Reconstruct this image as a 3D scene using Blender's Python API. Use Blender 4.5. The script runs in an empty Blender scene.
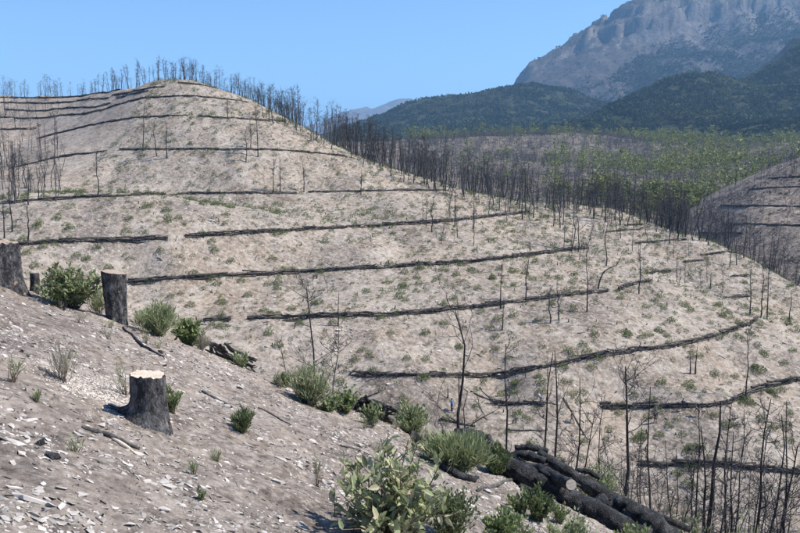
import bpy, math
import numpy as np
from mathutils import Vector, Matrix

# ------------------------------------------------------------------ camera, sky, sun, exposure
scene = bpy.context.scene
C = scene.collection
F = 778.0; CX, CY, VH = 400.0, 266.5, 170.0           # lens in pixels of an 800 px wide picture, horizon row
PITCH = math.atan((CY - VH) / F)

cam_d = bpy.data.cameras.new('camera')
cam = bpy.data.objects.new('camera', cam_d); C.objects.link(cam)
cam_d.sensor_width = 36.0; cam_d.lens = F / 800.0 * 36.0
cam_d.clip_start = 0.05; cam_d.clip_end = 100000
cam.rotation_euler = (math.pi / 2 - PITCH, 0, 0)
scene.camera = cam

SUN_AZ, SUN_EL = math.radians(84), math.radians(50)    # azimuth clockwise from the view direction (+Y)
world = bpy.data.worlds.new('World'); scene.world = world; world.use_nodes = True
wn = world.node_tree.nodes; wl = world.node_tree.links
sky = wn.new('ShaderNodeTexSky'); sky.sky_type = 'NISHITA'; sky.sun_disc = False
sky.sun_elevation = SUN_EL; sky.sun_rotation = SUN_AZ
sky.altitude = 900; sky.air_density = 1.0; sky.dust_density = 0.0; sky.ozone_density = 8.0
wl.new(sky.outputs[0], wn['Background'].inputs[0]); wn['Background'].inputs[1].default_value = 0.12

sun_d = bpy.data.lights.new('sun', 'SUN'); sun_d.energy = 4.2; sun_d.angle = math.radians(0.5)
sun_d.color = (1.0, 0.935, 0.84)
sun = bpy.data.objects.new('sun', sun_d); C.objects.link(sun)
SDIR = Vector((math.cos(SUN_EL) * math.sin(SUN_AZ), math.cos(SUN_EL) * math.cos(SUN_AZ), math.sin(SUN_EL)))
sun.rotation_euler = SDIR.to_track_quat('Z', 'Y').to_euler(); sun.location = (50, 0, 60)

vs = scene.view_settings
vs.view_transform = 'Standard'; vs.look = 'None'; vs.exposure = 0.88; vs.gamma = 1.0; vs.use_curve_mapping = False

R = np.random.default_rng(7)

# ------------------------------------------------------------------ geometry helpers
CP, SP = math.cos(PITCH), math.sin(PITCH)
def P(u, v, d):
    """world point seen at picture position u, v at forward distance d"""
    a = (u - CX) / F; b = (CY - v) / F
    y = CP + b * SP; z = -SP + b * CP
    return np.array([a * d / y, d, z * d / y])
def proj(p):
    p = np.asarray(p); y, z = p[..., 1], p[..., 2]
    dep = y * CP - z * SP; up = y * SP + z * CP
    return CX + F * p[..., 0] / dep, CY - F * up / dep, dep

_perm = np.random.default_rng(3).permutation(256)
_perm = np.concatenate([_perm, _perm, _perm])
_grad = np.random.default_rng(4).normal(size=(256, 2)); _grad /= np.linalg.norm(_grad, axis=1)[:, None]
def noise(x, y):
    xi = np.floor(x).astype(int); yi = np.floor(y).astype(int); xf = x - xi; yf = y - yi
    u = xf * xf * xf * (xf * (xf * 6 - 15) + 10); v = yf * yf * yf * (yf * (yf * 6 - 15) + 10)
    def g(a, b):
        G = _grad[_perm[_perm[(xi + a) & 255] + ((yi + b) & 255)]]
        return G[..., 0] * (xf - a) + G[..., 1] * (yf - b)
    return (g(0, 0) * (1 - u) + g(1, 0) * u) * (1 - v) + (g(0, 1) * (1 - u) + g(1, 1) * u) * v
def fbm(x, y, o=4):
    s = 0; a = 1.0
    for i in range(o):
        s = s + a * noise(x * 2 ** i + 17.3 * i, y * 2 ** i - 9.1 * i); a *= 0.5
    return s

class TPS:
    def __init__(self, pts, lam=0.0):
        p = np.asarray(pts, float); self.c = p[:, :2].mean(0); self.s = np.abs(p[:, :2] - self.c).max()
        q = (p[:, :2] - self.c) / self.s; n = len(q); self.q = q
        K = self.k(q[:, None] - q[None]) + np.eye(n) * lam
        A = np.zeros((n + 3, n + 3)); A[:n, :n] = K; A[:n, n] = 1; A[:n, n + 1:] = q
        A[n:, :n] = A[:n, n:].T
        self.w = np.linalg.solve(A, np.concatenate([p[:, 2], [0, 0, 0]]))
    @staticmethod
    def k(d):
        r2 = (d ** 2).sum(-1); return r2 * np.log(r2 + 1e-12) * 0.5
    def __call__(self, x, y):
        sh = np.shape(x); q = (np.stack([np.ravel(x), np.ravel(y)], 1) - self.c) / self.s
        out = np.empty(len(q)); n = len(self.q)
        for i in range(0, len(q), 20000):
            b = q[i:i + 20000]
            out[i:i + 20000] = self.k(b[:, None] - self.q[None]) @ self.w[:n] + self.w[n] + b @ self.w[n + 1:]
        return out.reshape(sh)

def mesh_np(name, V, T, mat=None, smooth=False, matidx=None):
    V = np.asarray(V, np.float32); T = np.asarray(T, np.int32); k = T.shape[1]
    me = bpy.data.meshes.new(name)
    me.vertices.add(len(V)); me.vertices.foreach_set('co', V.ravel())
    me.loops.add(T.size); me.loops.foreach_set('vertex_index', T.ravel())
    me.polygons.add(len(T)); me.polygons.foreach_set('loop_start', np.arange(0, T.size, k, dtype=np.int32))
    me.polygons.foreach_set('use_smooth', np.full(len(T), smooth))
    for m in (mat if isinstance(mat, (list, tuple)) else [mat]):
        if m: me.materials.append(m)
    if matidx is not None: me.polygons.foreach_set('material_index', np.asarray(matidx, np.int32))
    me.update(calc_edges=True); me.validate()
    return me
def link(name, me, parent=None, loc=None):
    o = bpy.data.objects.new(name, me); C.objects.link(o)
    if parent is not None: o.parent = parent
    if loc is not None: o.location = [float(q) for q in loc]
    return o
def tag(o, label=None, cat=None, group=None, kind=None):
    if label: o['label'] = label
    if cat: o['category'] = cat
    if group: o['group'] = group
    if kind: o['kind'] = kind
    return o
def empty(name, loc, label, cat, group=None):
    e = bpy.data.objects.new(name, None); C.objects.link(e); e.location = [float(q) for q in loc]
    e.empty_display_size = 0.2
    return tag(e, label, cat, group)

class MB:
    """collects triangles"""
    def __init__(self): self.V = []; self.T = []; self.n = 0
    def add(self, V, T):
        self.V.append(np.asarray(V, float)); self.T.append(np.asarray(T) + self.n); self.n += len(V)
    def get(self):
        if not self.V: return np.zeros((0, 3)), np.zeros((0, 3), int)
        return np.concatenate(self.V), np.concatenate(self.T)
    def mesh(self, name, mat, smooth=False):
        V, T = self.get(); return mesh_np(name, V, T, mat, smooth)

def tube(pts, rad, sides=6, cap=True, rough=0.0, rng=R):
    pts = np.asarray(pts, float); n = len(pts); rad = np.broadcast_to(rad, n)
    t = np.gradient(pts, axis=0); t /= np.linalg.norm(t, axis=1)[:, None] + 1e-9
    up = np.array([0, 0, 1.0]) if abs(t[:, 2]).mean() < 0.8 else np.array([1.0, 0, 0])
    a = np.cross(t, up); a /= np.linalg.norm(a, axis=1)[:, None] + 1e-9; b = np.cross(t, a)
    th = np.arange(sides) * 2 * np.pi / sides
    r = rad[:, None] * (1 + rough * rng.uniform(-1, 1, (n, sides)))
    V = pts[:, None] + r[..., None] * (np.cos(th)[None, :, None] * a[:, None] + np.sin(th)[None, :, None] * b[:, None])
    V = V.reshape(-1, 3)
    i = np.arange(n - 1)[:, None] * sides + np.arange(sides)[None]
    j = np.arange(n - 1)[:, None] * sides + (np.arange(sides)[None] + 1) % sides
    T = np.concatenate([np.stack([i, j, j + sides], -1).reshape(-1, 3), np.stack([i, j + sides, i + sides], -1).reshape(-1, 3)])
    if cap:
        V = np.concatenate([V, pts[:1], pts[-1:]]); k = np.arange(sides); k2 = (k + 1) % sides; o = (n - 1) * sides
        T = np.concatenate([T, np.stack([k2, k, np.full(sides, n * sides)], 1), np.stack([o + k, o + k2, np.full(sides, n * sides + 1)], 1)])
    return V, T

def rotmats(az, tilt_ax=None, tilt=None):
    c, s = np.cos(az), np.sin(az); z = np.zeros_like(c); o = np.ones_like(c)
    M = np.stack([np.stack([c, -s, z], -1), np.stack([s, c, z], -1), np.stack([z, z, o], -1)], -2)
    if tilt is not None:
        c, s = np.cos(tilt), np.sin(tilt)
        X = np.stack([np.stack([o, z, z], -1), np.stack([z, c, -s], -1), np.stack([z, s, c], -1)], -2)
        c, s = np.cos(tilt_ax), np.sin(tilt_ax)
        Q = np.stack([np.stack([c, -s, z], -1), np.stack([s, c, z], -1), np.stack([z, z, o], -1)], -2)
        M = Q @ X @ np.swapaxes(Q, -1, -2) @ M
    return M
def basis(nrm):
    """rotations taking z to nrm"""
    n = nrm / np.linalg.norm(nrm, axis=-1, keepdims=True)
    x = np.cross(np.broadcast_to([0, 1.0, 0], n.shape), n); x /= np.linalg.norm(x, axis=-1, keepdims=True); y = np.cross(n, x)
    return np.stack([x, y, n], -1)
def scatter(mb, temps, pos, M, scale, rng=R):
    pos = np.asarray(pos, float); scale = np.asarray(scale, float)
    if scale.ndim == 1: scale = np.repeat(scale[:, None], 3, 1)
    pick = rng.integers(0, len(temps), len(pos))
    for k, (V, T) in enumerate(temps):
        m = np.where(pick == k)[0]
        if not len(m): continue
        W = np.einsum('nij,nvj->nvi', M[m], V[None] * scale[m][:, None]) + pos[m][:, None]
        TT = T[None] + (np.arange(len(m)) * len(V))[:, None, None]
        mb.add(W.reshape(-1, 3), TT.reshape(-1, 3))

# ------------------------------------------------------------------ materials
def new_mat(name):
    m = bpy.data.materials.new(name); m.use_nodes = True
    return m, m.node_tree.nodes, m.node_tree.links, m.node_tree.nodes['Principled BSDF']
def nz(n, l, scale, detail=4, rough=0.55, coord='pos', stretch=None, dist=0.0):
    t = n.new('ShaderNodeTexNoise'); t.inputs['Scale'].default_value = scale; t.inputs['Detail'].default_value = detail
    t.inputs['Roughness'].default_value = rough; t.inputs['Distortion'].default_value = dist
    if coord == 'pos':
        g = n.new('ShaderNodeNewGeometry'); src = g.outputs['Position']
    else:
        g = n.new('ShaderNodeTexCoord'); src = g.outputs['Object']
    if stretch:
        mp = n.new('ShaderNodeMapping'); mp.inputs['Scale'].default_value = stretch; l.new(src, mp.inputs[0]); src = mp.outputs[0]
    l.new(src, t.inputs['Vector'])
    return t.outputs['Fac']
def ramp(n, l, fac, stops):
    r = n.new('ShaderNodeValToRGB'); e = r.color_ramp.elements
    while len(e) < len(stops): e.new(0.5)
    for k, (p, c) in enumerate(stops):
        e[k].position = p; e[k].color = (c, c, c, 1) if isinstance(c, (int, float)) else (*c, 1)
    l.new(fac, r.inputs[0]); return r.outputs[0]
def mix(n, l, fac, a, b, mode='MIX'):
    m = n.new('ShaderNodeMix'); m.data_type = 'RGBA'; m.blend_type = mode
    for s, q in ((m.inputs[0], fac), (m.inputs[6], a), (m.inputs[7], b)):
        if isinstance(q, bpy.types.NodeSocket): l.new(q, s)
        elif isinstance(q, (int, float)): s.default_value = q
        else: s.default_value = (*q, 1)
    return m.outputs[2]
def bump(n, l, bsdf, h, strength=0.5, dist=0.05):
    b = n.new('ShaderNodeBump'); b.inputs['Strength'].default_value = strength; b.inputs['Distance'].default_value = dist
    l.new(h, b.inputs['Height']); l.new(b.outputs[0], bsdf.inputs['Normal'])

def soil(name, c_dust, c_pale, c_brown, c_ash, s=1.0, ash=(0.56, 0.68)):
    m, n, l, b = new_mat(name)
    big = nz(n, l, 0.045 * s, 5, 0.6); mid = nz(n, l, 0.22 * s, 9, 0.78); fine = nz(n, l, 1.6 * s, 7, 0.8)
    c = mix(n, l, ramp(n, l, big, [(0.40, 0), (0.62, 1)]), c_dust, c_brown)
    c = mix(n, l, ramp(n, l, mid, [(0.46, 0), (0.64, 1)]), c, c_pale)
    c = mix(n, l, ramp(n, l, nz(n, l, 0.16 * s, 10, 0.82), [(ash[0], 0), (ash[1], 1)]), c, c_ash)
    vor = n.new('ShaderNodeTexVoronoi'); vor.inputs['Scale'].default_value = 1.15 * s; vor.inputs['Randomness'].default_value = 1.0
    gg = n.new('ShaderNodeNewGeometry'); l.new(gg.outputs['Position'], vor.inputs['Vector'])
    spots = mix(n, l, 1.0, ramp(n, l, vor.outputs['Distance'], [(0.10, 1), (0.30, 0)]), ramp(n, l, nz(n, l, 0.5 * s, 5, 0.7), [(0.50, 0), (0.60, 1)]), 'MULTIPLY')
    c = mix(n, l, 1.0, c, ramp(n, l, fine, [(0.36, 0.40), (0.45, 0.80), (0.54, 1.0)]), 'MULTIPLY')
    c = mix(n, l, 1.0, c, ramp(n, l, nz(n, l, 0.55 * s, 8, 0.8), [(0.38, 0.55), (0.50, 1.0)]), 'MULTIPLY')
    c = mix(n, l, 1.0, c, ramp(n, l, nz(n, l, 0.075 * s, 9, 0.75, 'pos', (1, .45, 1)), [(0.40, (.66, .66, .68)), (0.50, (1, 1, 1)), (0.62, (1.12, 1.10, 1.08))]), 'MULTIPLY')
    c = mix(n, l, spots, c, tuple(min(1, q * 1.25) for q in c_pale))
    c = mix(n, l, ramp(n, l, fine, [(0.54, 0), (0.62, 0.9)]), c, c_pale)
    l.new(c, b.inputs['Base Color']); b.inputs['Roughness'].default_value = 0.95; b.inputs['Specular IOR Level'].default_value = 0.1
    bump(n, l, b, fine, 0.9, 0.22 / s)
    return m
M_HILL = soil('hill_soil', (0.345, 0.292, 0.238), (0.465, 0.412, 0.352), (0.32, 0.257, 0.198), (0.21, 0.183, 0.16), 1.0, (0.52, 0.68))
M_NEAR = soil('near_soil', (0.285, 0.24, 0.205), (0.39, 0.34, 0.295), (0.25, 0.205, 0.17), (0.19, 0.165, 0.145), 6.0, (0.58, 0.74))
M_RHILL = soil('right_hill_soil', (0.26, 0.21, 0.17), (0.39, 0.335, 0.28), (0.21, 0.17, 0.14), (0.10, 0.09, 0.085), 0.8, (0.46, 0.60))
M_VALLEY = soil('valley_soil', (0.20, 0.17, 0.145), (0.34, 0.28, 0.235), (0.13, 0.115, 0.10), (0.085, 0.08, 0.075), 0.45, (0.46, 0.60))

def plain(name, col, rough=0.9, var=0.25, isl=True, vscale=3.0, spec=0.2):
    m, n, l, b = new_mat(name)
    f = nz(n, l, vscale, 4, 0.6)
    c = mix(n, l, 1.0, col, ramp(n, l, f, [(0.3, 1 - var), (0.7, 1.0)]), 'MULTIPLY')
    if isl:
        g = n.new('ShaderNodeNewGeometry')
        c = mix(n, l, 1.0, c, ramp(n, l, g.outputs['Random Per Island'], [(0, 1 - var * 1.4), (1, 1.0)]), 'MULTIPLY')
    l.new(c, b.inputs['Base Color']); b.inputs['Roughness'].default_value = rough; b.inputs['Specular IOR Level'].default_value = spec
    return m
M_STONE = plain('limestone', (0.63, 0.585, 0.535), 0.9, 0.30, True, 14.0)
M_GRAVEL = plain('gravel', (0.66, 0.61, 0.56), 0.95, 0.42, True, 20.0)
M_HSTONE = plain('hill_stones', (0.66, 0.61, 0.56), 0.95, 0.3, True, 2.0)

def charred(name, dark=(0.018, 0.017, 0.017), grey=(0.075, 0.072, 0.072), s=6.0, lo=0.48, hi=0.7, stretch=(1, 1, 0.25), wood=None, coord='obj', rough=0.8, wr=(0.70, 0.74), plates=0, rnd=None):
    m, n, l, b = new_mat(name)
    f = nz(n, l, s, 8, 0.7, coord, stretch); k = nz(n, l, s * 4, 5, 0.65, coord, stretch)
    c = mix(n, l, ramp(n, l, f, [(lo, 0), (hi, 1)]), dark, grey)
    c = mix(n, l, 1.0, c, ramp(n, l, k, [(0.3, 0.5), (0.65, 1.0)]), 'MULTIPLY')
    if rnd:
        g2 = n.new('ShaderNodeNewGeometry'); oi = n.new('ShaderNodeObjectInfo'); ad = n.new('ShaderNodeMath'); ad.operation = 'ADD'; l.new(g2.outputs['Random Per Island'], ad.inputs[0]); l.new(oi.outputs['Random'], ad.inputs[1]); fr = n.new('ShaderNodeMath'); fr.operation = 'FRACT'; l.new(ad.outputs[0], fr.inputs[0])
        c = mix(n, l, ramp(n, l, fr.outputs[0], [(0.45, 0), (1.0, 0.75)]), c, rnd)
    if wood:
        w = nz(n, l, s * 0.55, 3, 0.5, coord, None)
        c = mix(n, l, ramp(n, l, w, [(wr[0], 0), (wr[1], 1)]), c, wood)
    l.new(c, b.inputs['Base Color']); b.inputs['Roughness'].default_value = rough; b.inputs['Specular IOR Level'].default_value = 0.35
    if plates:
        vo = n.new('ShaderNodeTexVoronoi'); vo.feature = 'DISTANCE_TO_EDGE'; vo.inputs['Scale'].default_value = plates; gg = n.new('ShaderNodeNewGeometry'); l.new(gg.outputs['Position'], vo.inputs['Vector']); k = mix(n, l, 0.72, ramp(n, l, vo.outputs['Distance'], [(0.0, 0), (0.18, 1)]), k)
    bump(n, l, b, k, 1.0, 0.03)
    return m
M_BARK = charred('charred_bark', s=1.2, grey=(0.10, 0.095, 0.09))
M_TWIG = charred('burnt_twigs', (0.038, 0.035, 0.035), (0.14, 0.13, 0.125), s=1.0, lo=0.42, hi=0.66, coord='pos')
M_LOG = charred('charred_log', (0.014, 0.013, 0.013), (0.15, 0.135, 0.12), s=1.5, lo=0.46, hi=0.74, stretch=(0.4, 2, 2), coord='pos', rnd=(0.17, 0.145, 0.12))
M_BIGLOG = charred('charred_big_log', (0.010, 0.010, 0.011), (0.13, 0.13, 0.135), s=7.0, lo=0.46, hi=0.74, stretch=None, coord='pos', rough=0.7, plates=34)
M_STUMP = charred('charred_stump', (0.03, 0.029, 0.031), (0.27, 0.26, 0.26), s=13.0, lo=0.44, hi=0.70, stretch=(1.2, 1.2, 0.6), wood=(0.42, 0.28, 0.17), coord='obj', wr=(0.665, 0.69))
M_GREYWOOD = charred('grey_wood', (0.10, 0.095, 0.09), (0.30, 0.28, 0.26), s=9.0, stretch=None, coord='pos')
def cutmat(name, c1, c2, c3):
    m, n, l, b = new_mat(name); w = n.new('ShaderNodeTexWave'); w.wave_type = 'RINGS'; w.rings_direction = 'Z'; w.inputs['Scale'].default_value = 24; w.inputs['Distortion'].default_value = 2.5; w.inputs['Detail'].default_value = 3
    tc = n.new('ShaderNodeTexCoord'); l.new(tc.outputs['Object'], w.inputs['Vector']); c = mix(n, l, ramp(n, l, w.outputs['Fac'], [(0.2, 0), (0.8, 1)]), c1, c2)
    c = mix(n, l, ramp(n, l, nz(n, l, 14, 6, .7, 'obj'), [(0.50, 0), (0.66, 0.9)]), c, c3); l.new(c, b.inputs['Base Color']); b.inputs['Roughness'].default_value = .9
    bump(n, l, b, nz(n, l, 60, 4, .7, 'obj', (1, .12, 1)), .6, .01); return m
M_CUT = cutmat('cut_wood', (0.60, 0.52, 0.42), (0.52, 0.43, 0.33), (0.40, 0.32, 0.25))
M_RINGCUT = cutmat('weathered_cut', (0.40, 0.31, 0.24), (0.32, 0.24, 0.18), (0.16, 0.13, 0.11))

def leafmat(name, c1, c2, c3=None, trans=0.3, patch=None):
    m, n, l, b = new_mat(name)
    g = n.new('ShaderNodeNewGeometry'); oi = n.new('ShaderNodeObjectInfo')
    ad = n.new('ShaderNodeMath'); ad.operation = 'ADD'; l.new(g.outputs['Random Per Island'], ad.inputs[0]); l.new(oi.outputs['Random'], ad.inputs[1])
    fr = n.new('ShaderNodeMath'); fr.operation = 'FRACT'; l.new(ad.outputs[0], fr.inputs[0])
    st = [(0.0, c1), (0.75, c2)] + ([(1.0, c3)] if c3 else [])
    c = ramp(n, l, fr.outputs[0], st)
    if patch: c = mix(n, l, 1.0, c, ramp(n, l, nz(n, l, patch, 6, .7), [(0.36, (.5, .55, .56)), (0.50, (.95, .97, .97)), (0.64, (1.6, 1.45, 1.25))]), 'MULTIPLY')
    l.new(c, b.inputs['Base Color']); b.inputs['Roughness'].default_value = 0.6; b.inputs['Specular IOR Level'].default_value = 0.3
    t = n.new('ShaderNodeBsdfTranslucent'); l.new(c, t.inputs['Color'])
    mx = n.new('ShaderNodeMixShader'); mx.inputs[0].default_value = trans
    l.new(b.outputs[0], mx.inputs[1]); l.new(t.outputs[0], mx.inputs[2]); l.new(mx.outputs[0], n['Material Output'].inputs['Surface'])
    return m
M_BROAD = leafmat('broad_leaf', (0.18, 0.21, 0.10), (0.40, 0.44, 0.24), (0.50, 0.42, 0.30))
M_DARKLEAF = leafmat('dark_leaf', (0.07, 0.10, 0.045), (0.17, 0.21, 0.09))
M_FEATHER = leafmat('feathery_leaf', (0.16, 0.19, 0.09), (0.34, 0.38, 0.20))
M_SAGE = leafmat('sage_leaf', (0.13, 0.16, 0.07), (0.31, 0.35, 0.18))
M_GLOSS = leafmat('glossy_leaf', (0.10, 0.14, 0.055), (0.26, 0.31, 0.13))
M_TUFT = leafmat('tuft_leaf', (0.065, 0.095, 0.03), (0.17, 0.215, 0.075))
M_DRY = leafmat('dry_grass', (0.28, 0.25, 0.18), (0.42, 0.39, 0.30))
M_PINE = leafmat('pine_needles', (0.07, 0.092, 0.03), (0.27, 0.285, 0.09))
M_FARTREE = leafmat('far_foliage', (0.042, 0.055, 0.032), (0.10, 0.115, 0.062), None, 0.15, 0.007)
for nd in M_FARTREE.node_tree.nodes:
    if nd.type == 'BSDF_PRINCIPLED': nd.inputs['Specular IOR Level'].default_value = 0.0; nd.inputs['Roughness'].default_value = 1.0
M_STEM = plain('shrub_stem', (0.16, 0.11, 0.085), 0.8, 0.3, False)

# ------------------------------------------------------------------ terrain sheets
class Sheet:
    def __init__(self, xs, ys, Z): self.x, self.y, self.Z = xs, ys, Z
    def h(self, x, y):
        x = np.asarray(x, float); y = np.asarray(y, float)
        i = np.clip(np.searchsorted(self.x, x) - 1, 0, len(self.x) - 2); j = np.clip(np.searchsorted(self.y, y) - 1, 0, len(self.y) - 2)
        a = np.clip((x - self.x[i]) / (self.x[i + 1] - self.x[i]), 0, 1); b = np.clip((y - self.y[j]) / (self.y[j + 1] - self.y[j]), 0, 1)
        Z = self.Z
        return (Z[j, i] * (1 - a) + Z[j, i + 1] * a) * (1 - b) + (Z[j + 1, i] * (1 - a) + Z[j + 1, i + 1] * a) * b
    def normal(self, x, y, e=0.3):
        dx = (self.h(x + e, y) - self.h(x - e, y)) / (2 * e); dy = (self.h(x, y + e) - self.h(x, y - e)) / (2 * e)
        return np.stack([-dx, -dy, np.ones_like(dx)], -1)
    def hit(self, u, v, y0=None, y1=None, n=4000):
        d = np.geomspace(max(self.y[0], 0.8) if y0 is None else y0, self.y[-1] if y1 is None else y1, n)
        r = P(u, v, 1.0); below = r[2] * d < self.h(r[0] * d, d)
        k = np.argmax(below)
        if not below[k]:                                  # grazing ray: nearest approach
            k = np.argmin(r[2] * d - self.h(r[0] * d, d))
        x = r[0] * d[k]; return np.array([x, d[k], float(self.h(x, d[k]))])
    def build(self, name, mat):
        X, Y = np.meshgrid(self.x, self.y); nx, ny = len(self.x), len(self.y)
        V = np.stack([X, Y, self.Z], -1).reshape(-1, 3)
        i = (np.arange(ny - 1)[:, None] * nx + np.arange(nx - 1)[None]).ravel()
        o = link(name, mesh_np(name, V, np.stack([i, i + 1, i + nx + 1, i + nx], 1), mat, True)); tag(o, kind='structure')
        return o

def grade(stops):
    """coordinates with varying spacing: (start, end, step) pieces"""
    return np.unique(np.concatenate([np.arange(a, b, s) for a, b, s in stops] + [[stops[-1][1]]]).round(4))

# the slope the camera stands on
def softplus(t, w): return w * np.logaddexp(0, t / w)
nx_ = grade([(-60, -20, 2.0), (-20, -9, 0.4), (-9, 7, 0.07), (7, 18, 0.35), (18, 60, 2.0)])
ny_ = grade([(-8, 2, 0.4), (2, 14, 0.07), (14, 24, 0.35), (24, 76, 1.5)])
X, Y = np.meshgrid(nx_, ny_)
xe = np.where(np.abs(X) < 1e-6, X, 10 * np.tanh(X / 10) * 1.0); xe = np.where(np.abs(X) < 7, 0.35 * X + 0.65 * xe, xe - 0 * X)
xe = 0.5 * (xe + 9.0 * np.tanh(X / 9.0))
crest = 12.35 + 0.45 * noise(X * 0.35 + 3.1, X * 0 + 0.7)
Zn = -1.7 - 0.42 * (0.25 * X * np.exp(-(X / 12) ** 2) + (1 - 0.25 * np.exp(-(X / 12) ** 2)) * 11.0 * np.tanh(X / 11.0)) - 0.2 * Y - 0.46 * softplus(Y - crest, 0.35)
near_w = np.exp(-np.maximum(Y - 20, 0) / 30)
Zn = Zn + near_w * (0.10 * fbm(X * 0.45, Y * 0.45, 3) + 0.055 * fbm(X * 1.7 + 5, Y * 1.7, 3)) + 0.022 * fbm(X * 6, Y * 6, 2)
NEAR = Sheet(nx_, ny_, Zn)
near_slope = NEAR.build('near_slope_ground', M_NEAR)

# the big burnt hill, from the lines of its log barriers
def iso(z, uv):                                           # points of a level line at height z
    out = []
    for u, v in uv:
        r = P(u, v, 1.0); out.append(P(u, v, z / r[2]))
    return out
hp = []
hp += iso(-5.6, [(10, 203), (95, 197), (180, 194), (300, 193)])
hp += iso(-11.3, [(20, 245), (90, 242), (165, 240), (250, 235), (330, 228), (430, 222), (510, 215)])
hp += iso(-17.6, [(130, 283), (200, 280), (270, 275), (330, 271), (390, 268), (460, 263), (530, 257), (567, 252)])
hp += iso(-22.0, [(205, 321), (250, 320), (330, 318), (400, 315), (460, 310), (530, 303), (600, 292), (650, 281)])
hp += iso(-27.4, [(355, 376), (430, 377), (530, 372), (600, 357), (680, 345), (730, 333), (757, 321)])
hp += iso(-32.7, [(505, 407), (600, 408), (700, 407), (725, 406), (760, 391), (800, 382)])
hp += iso(-36.8, [(640, 466), (700, 467), (760, 470), (800, 475)])
hp += [P(*q) for q in [(440, 190, 210), (345, 156, 218), (270, 150, 200), (200, 150, 195), (150, 150, 196), (105, 152, 200), (60, 157, 203), (20, 166, 200),
                       (0, 131, 245), (35, 129, 248), (65, 132, 232), (105, 122, 226), (145, 118, 218), (190, 117, 214), (230, 119, 214), (270, 121, 222),
                       (0, 118, 262), (55, 116, 252), (90, 114, 240), (142, 99, 231), (167, 97, 229), (220, 99, 230),
                       (0, 110, 272), (60, 108, 262), (110, 104, 245), (0, 103, 282), (75, 102, 262), (108, 99, 250),
                       (620, 225, 205), (660, 242, 192), (640, 262, 172), (690, 262, 180), (725, 262, 185), (740, 276, 176), (738, 297, 160)]]
ridge = [P(*q) for q in [(-60, 97, 300), (0, 96, 292), (45, 96, 285), (90, 93, 268), (120, 88, 252), (150, 83, 243), (182, 80.5, 240), (210, 86, 241), (250, 101, 242), (300, 126, 242),
                         (350, 153, 238), (400, 171, 234), (440, 184, 230), (500, 198, 228), (560, 205, 230), (620, 212, 232), (680, 236, 220), (730, 252, 208), (770, 270, 190), (800, 288, 178)]]
hp += ridge
for p in ridge:
    for dy, dz in ((14, -1.9), (45, -13), (95, -38)):
        hp.append(p + np.array([dy * 0.25 * (p[0] > -20), dy, dz + (-4 if p[0] > 30 else 0) * dy / 45]))
hp += [P(880, 372, 130), P(900, 330, 165), P(880, 480, 96), np.array([115, 150, -48]), np.array([120, 95, -48])]
hp += [np.array([x, 62, z]) for x, z in ((-80, -40), (-50, -42), (-20, -45), (10, -48), (40, -50), (75, -52))]
hp += [np.array([-75, 88, -22]), np.array([-62, 98, -16.5]), np.array([-30, 92, -29]), np.array([0, 88, -36]), np.array([30, 84, -41.5]), P(-70, 245, 118), P(-80, 200, 150), P(-80, 150, 215)]
hill_tps = TPS(hp, 6e-4)
hx = grade([(-190, -75, 2.5), (-75, 95, 0.9), (95, 190, 2.5)]); hy = grade([(58, 78, 2.0), (78, 250, 0.9), (250, 400, 3.0)])
X, Y = np.meshgrid(hx, hy)
Zh = hill_tps(X, Y)
Zh = Zh - 0.9 * np.abs(noise(X * 0.11 + 0.35 * noise(X * .05, Y * .05) * 3, Y * 0.018 + 3)) * np.clip((Y - 85) / 30, 0, 1) + 0.3
Zh = Zh + 0.55 * fbm(X * 0.06 + 9, Y * 0.06, 2) + 0.30 * fbm(X * 0.22, Y * 0.22, 3) + 0.10 * noise(X * 0.9, Y * 0.9)
Zh = np.maximum(Zh, -62 + 2 * noise(X * 0.02, Y * 0.02))
HILL = Sheet(hx, hy, Zh)
HILL.build('burnt_hill_ground', M_HILL)

# the smaller burnt hill at the right edge
rp = [P(*q) for q in [(800, 168, 312), (775, 177, 315), (740, 193, 318), (715, 205, 322), (698, 222, 318), (690, 236, 310), (800, 178, 305), (800, 187, 296), (800, 207, 278), (800, 225, 264),
                      (750, 207, 290), (750, 226, 272), (720, 235, 285), (760, 245, 262), (800, 245, 250), (800, 270, 236), (740, 262, 255), (860, 150, 318), (860, 200, 275), (860, 250, 240), (930, 150, 330), (930, 220, 270), (700, 250, 290)]]
rp += [np.array([x, 380, z]) for x, z in ((110, -32), (150, -14), (200, -5), (240, -6))] + [np.array([85, 330, -36]), np.array([95, 300, -37]), np.array([80, 260, -40]), np.array([130, 215, -44]), np.array([200, 200, -44])]
rx = grade([(70, 270, 2.0)]); ry = grade([(200, 390, 2.0)]); X, Y = np.meshgrid(rx, ry)
Zr = TPS(rp, 1e-6)(X, Y) + 0.5 * fbm(X * 0.1, Y * 0.1, 4)
RH = Sheet(rx, ry, Zr); RH.build('right_hill_ground', M_RHILL)

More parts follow.
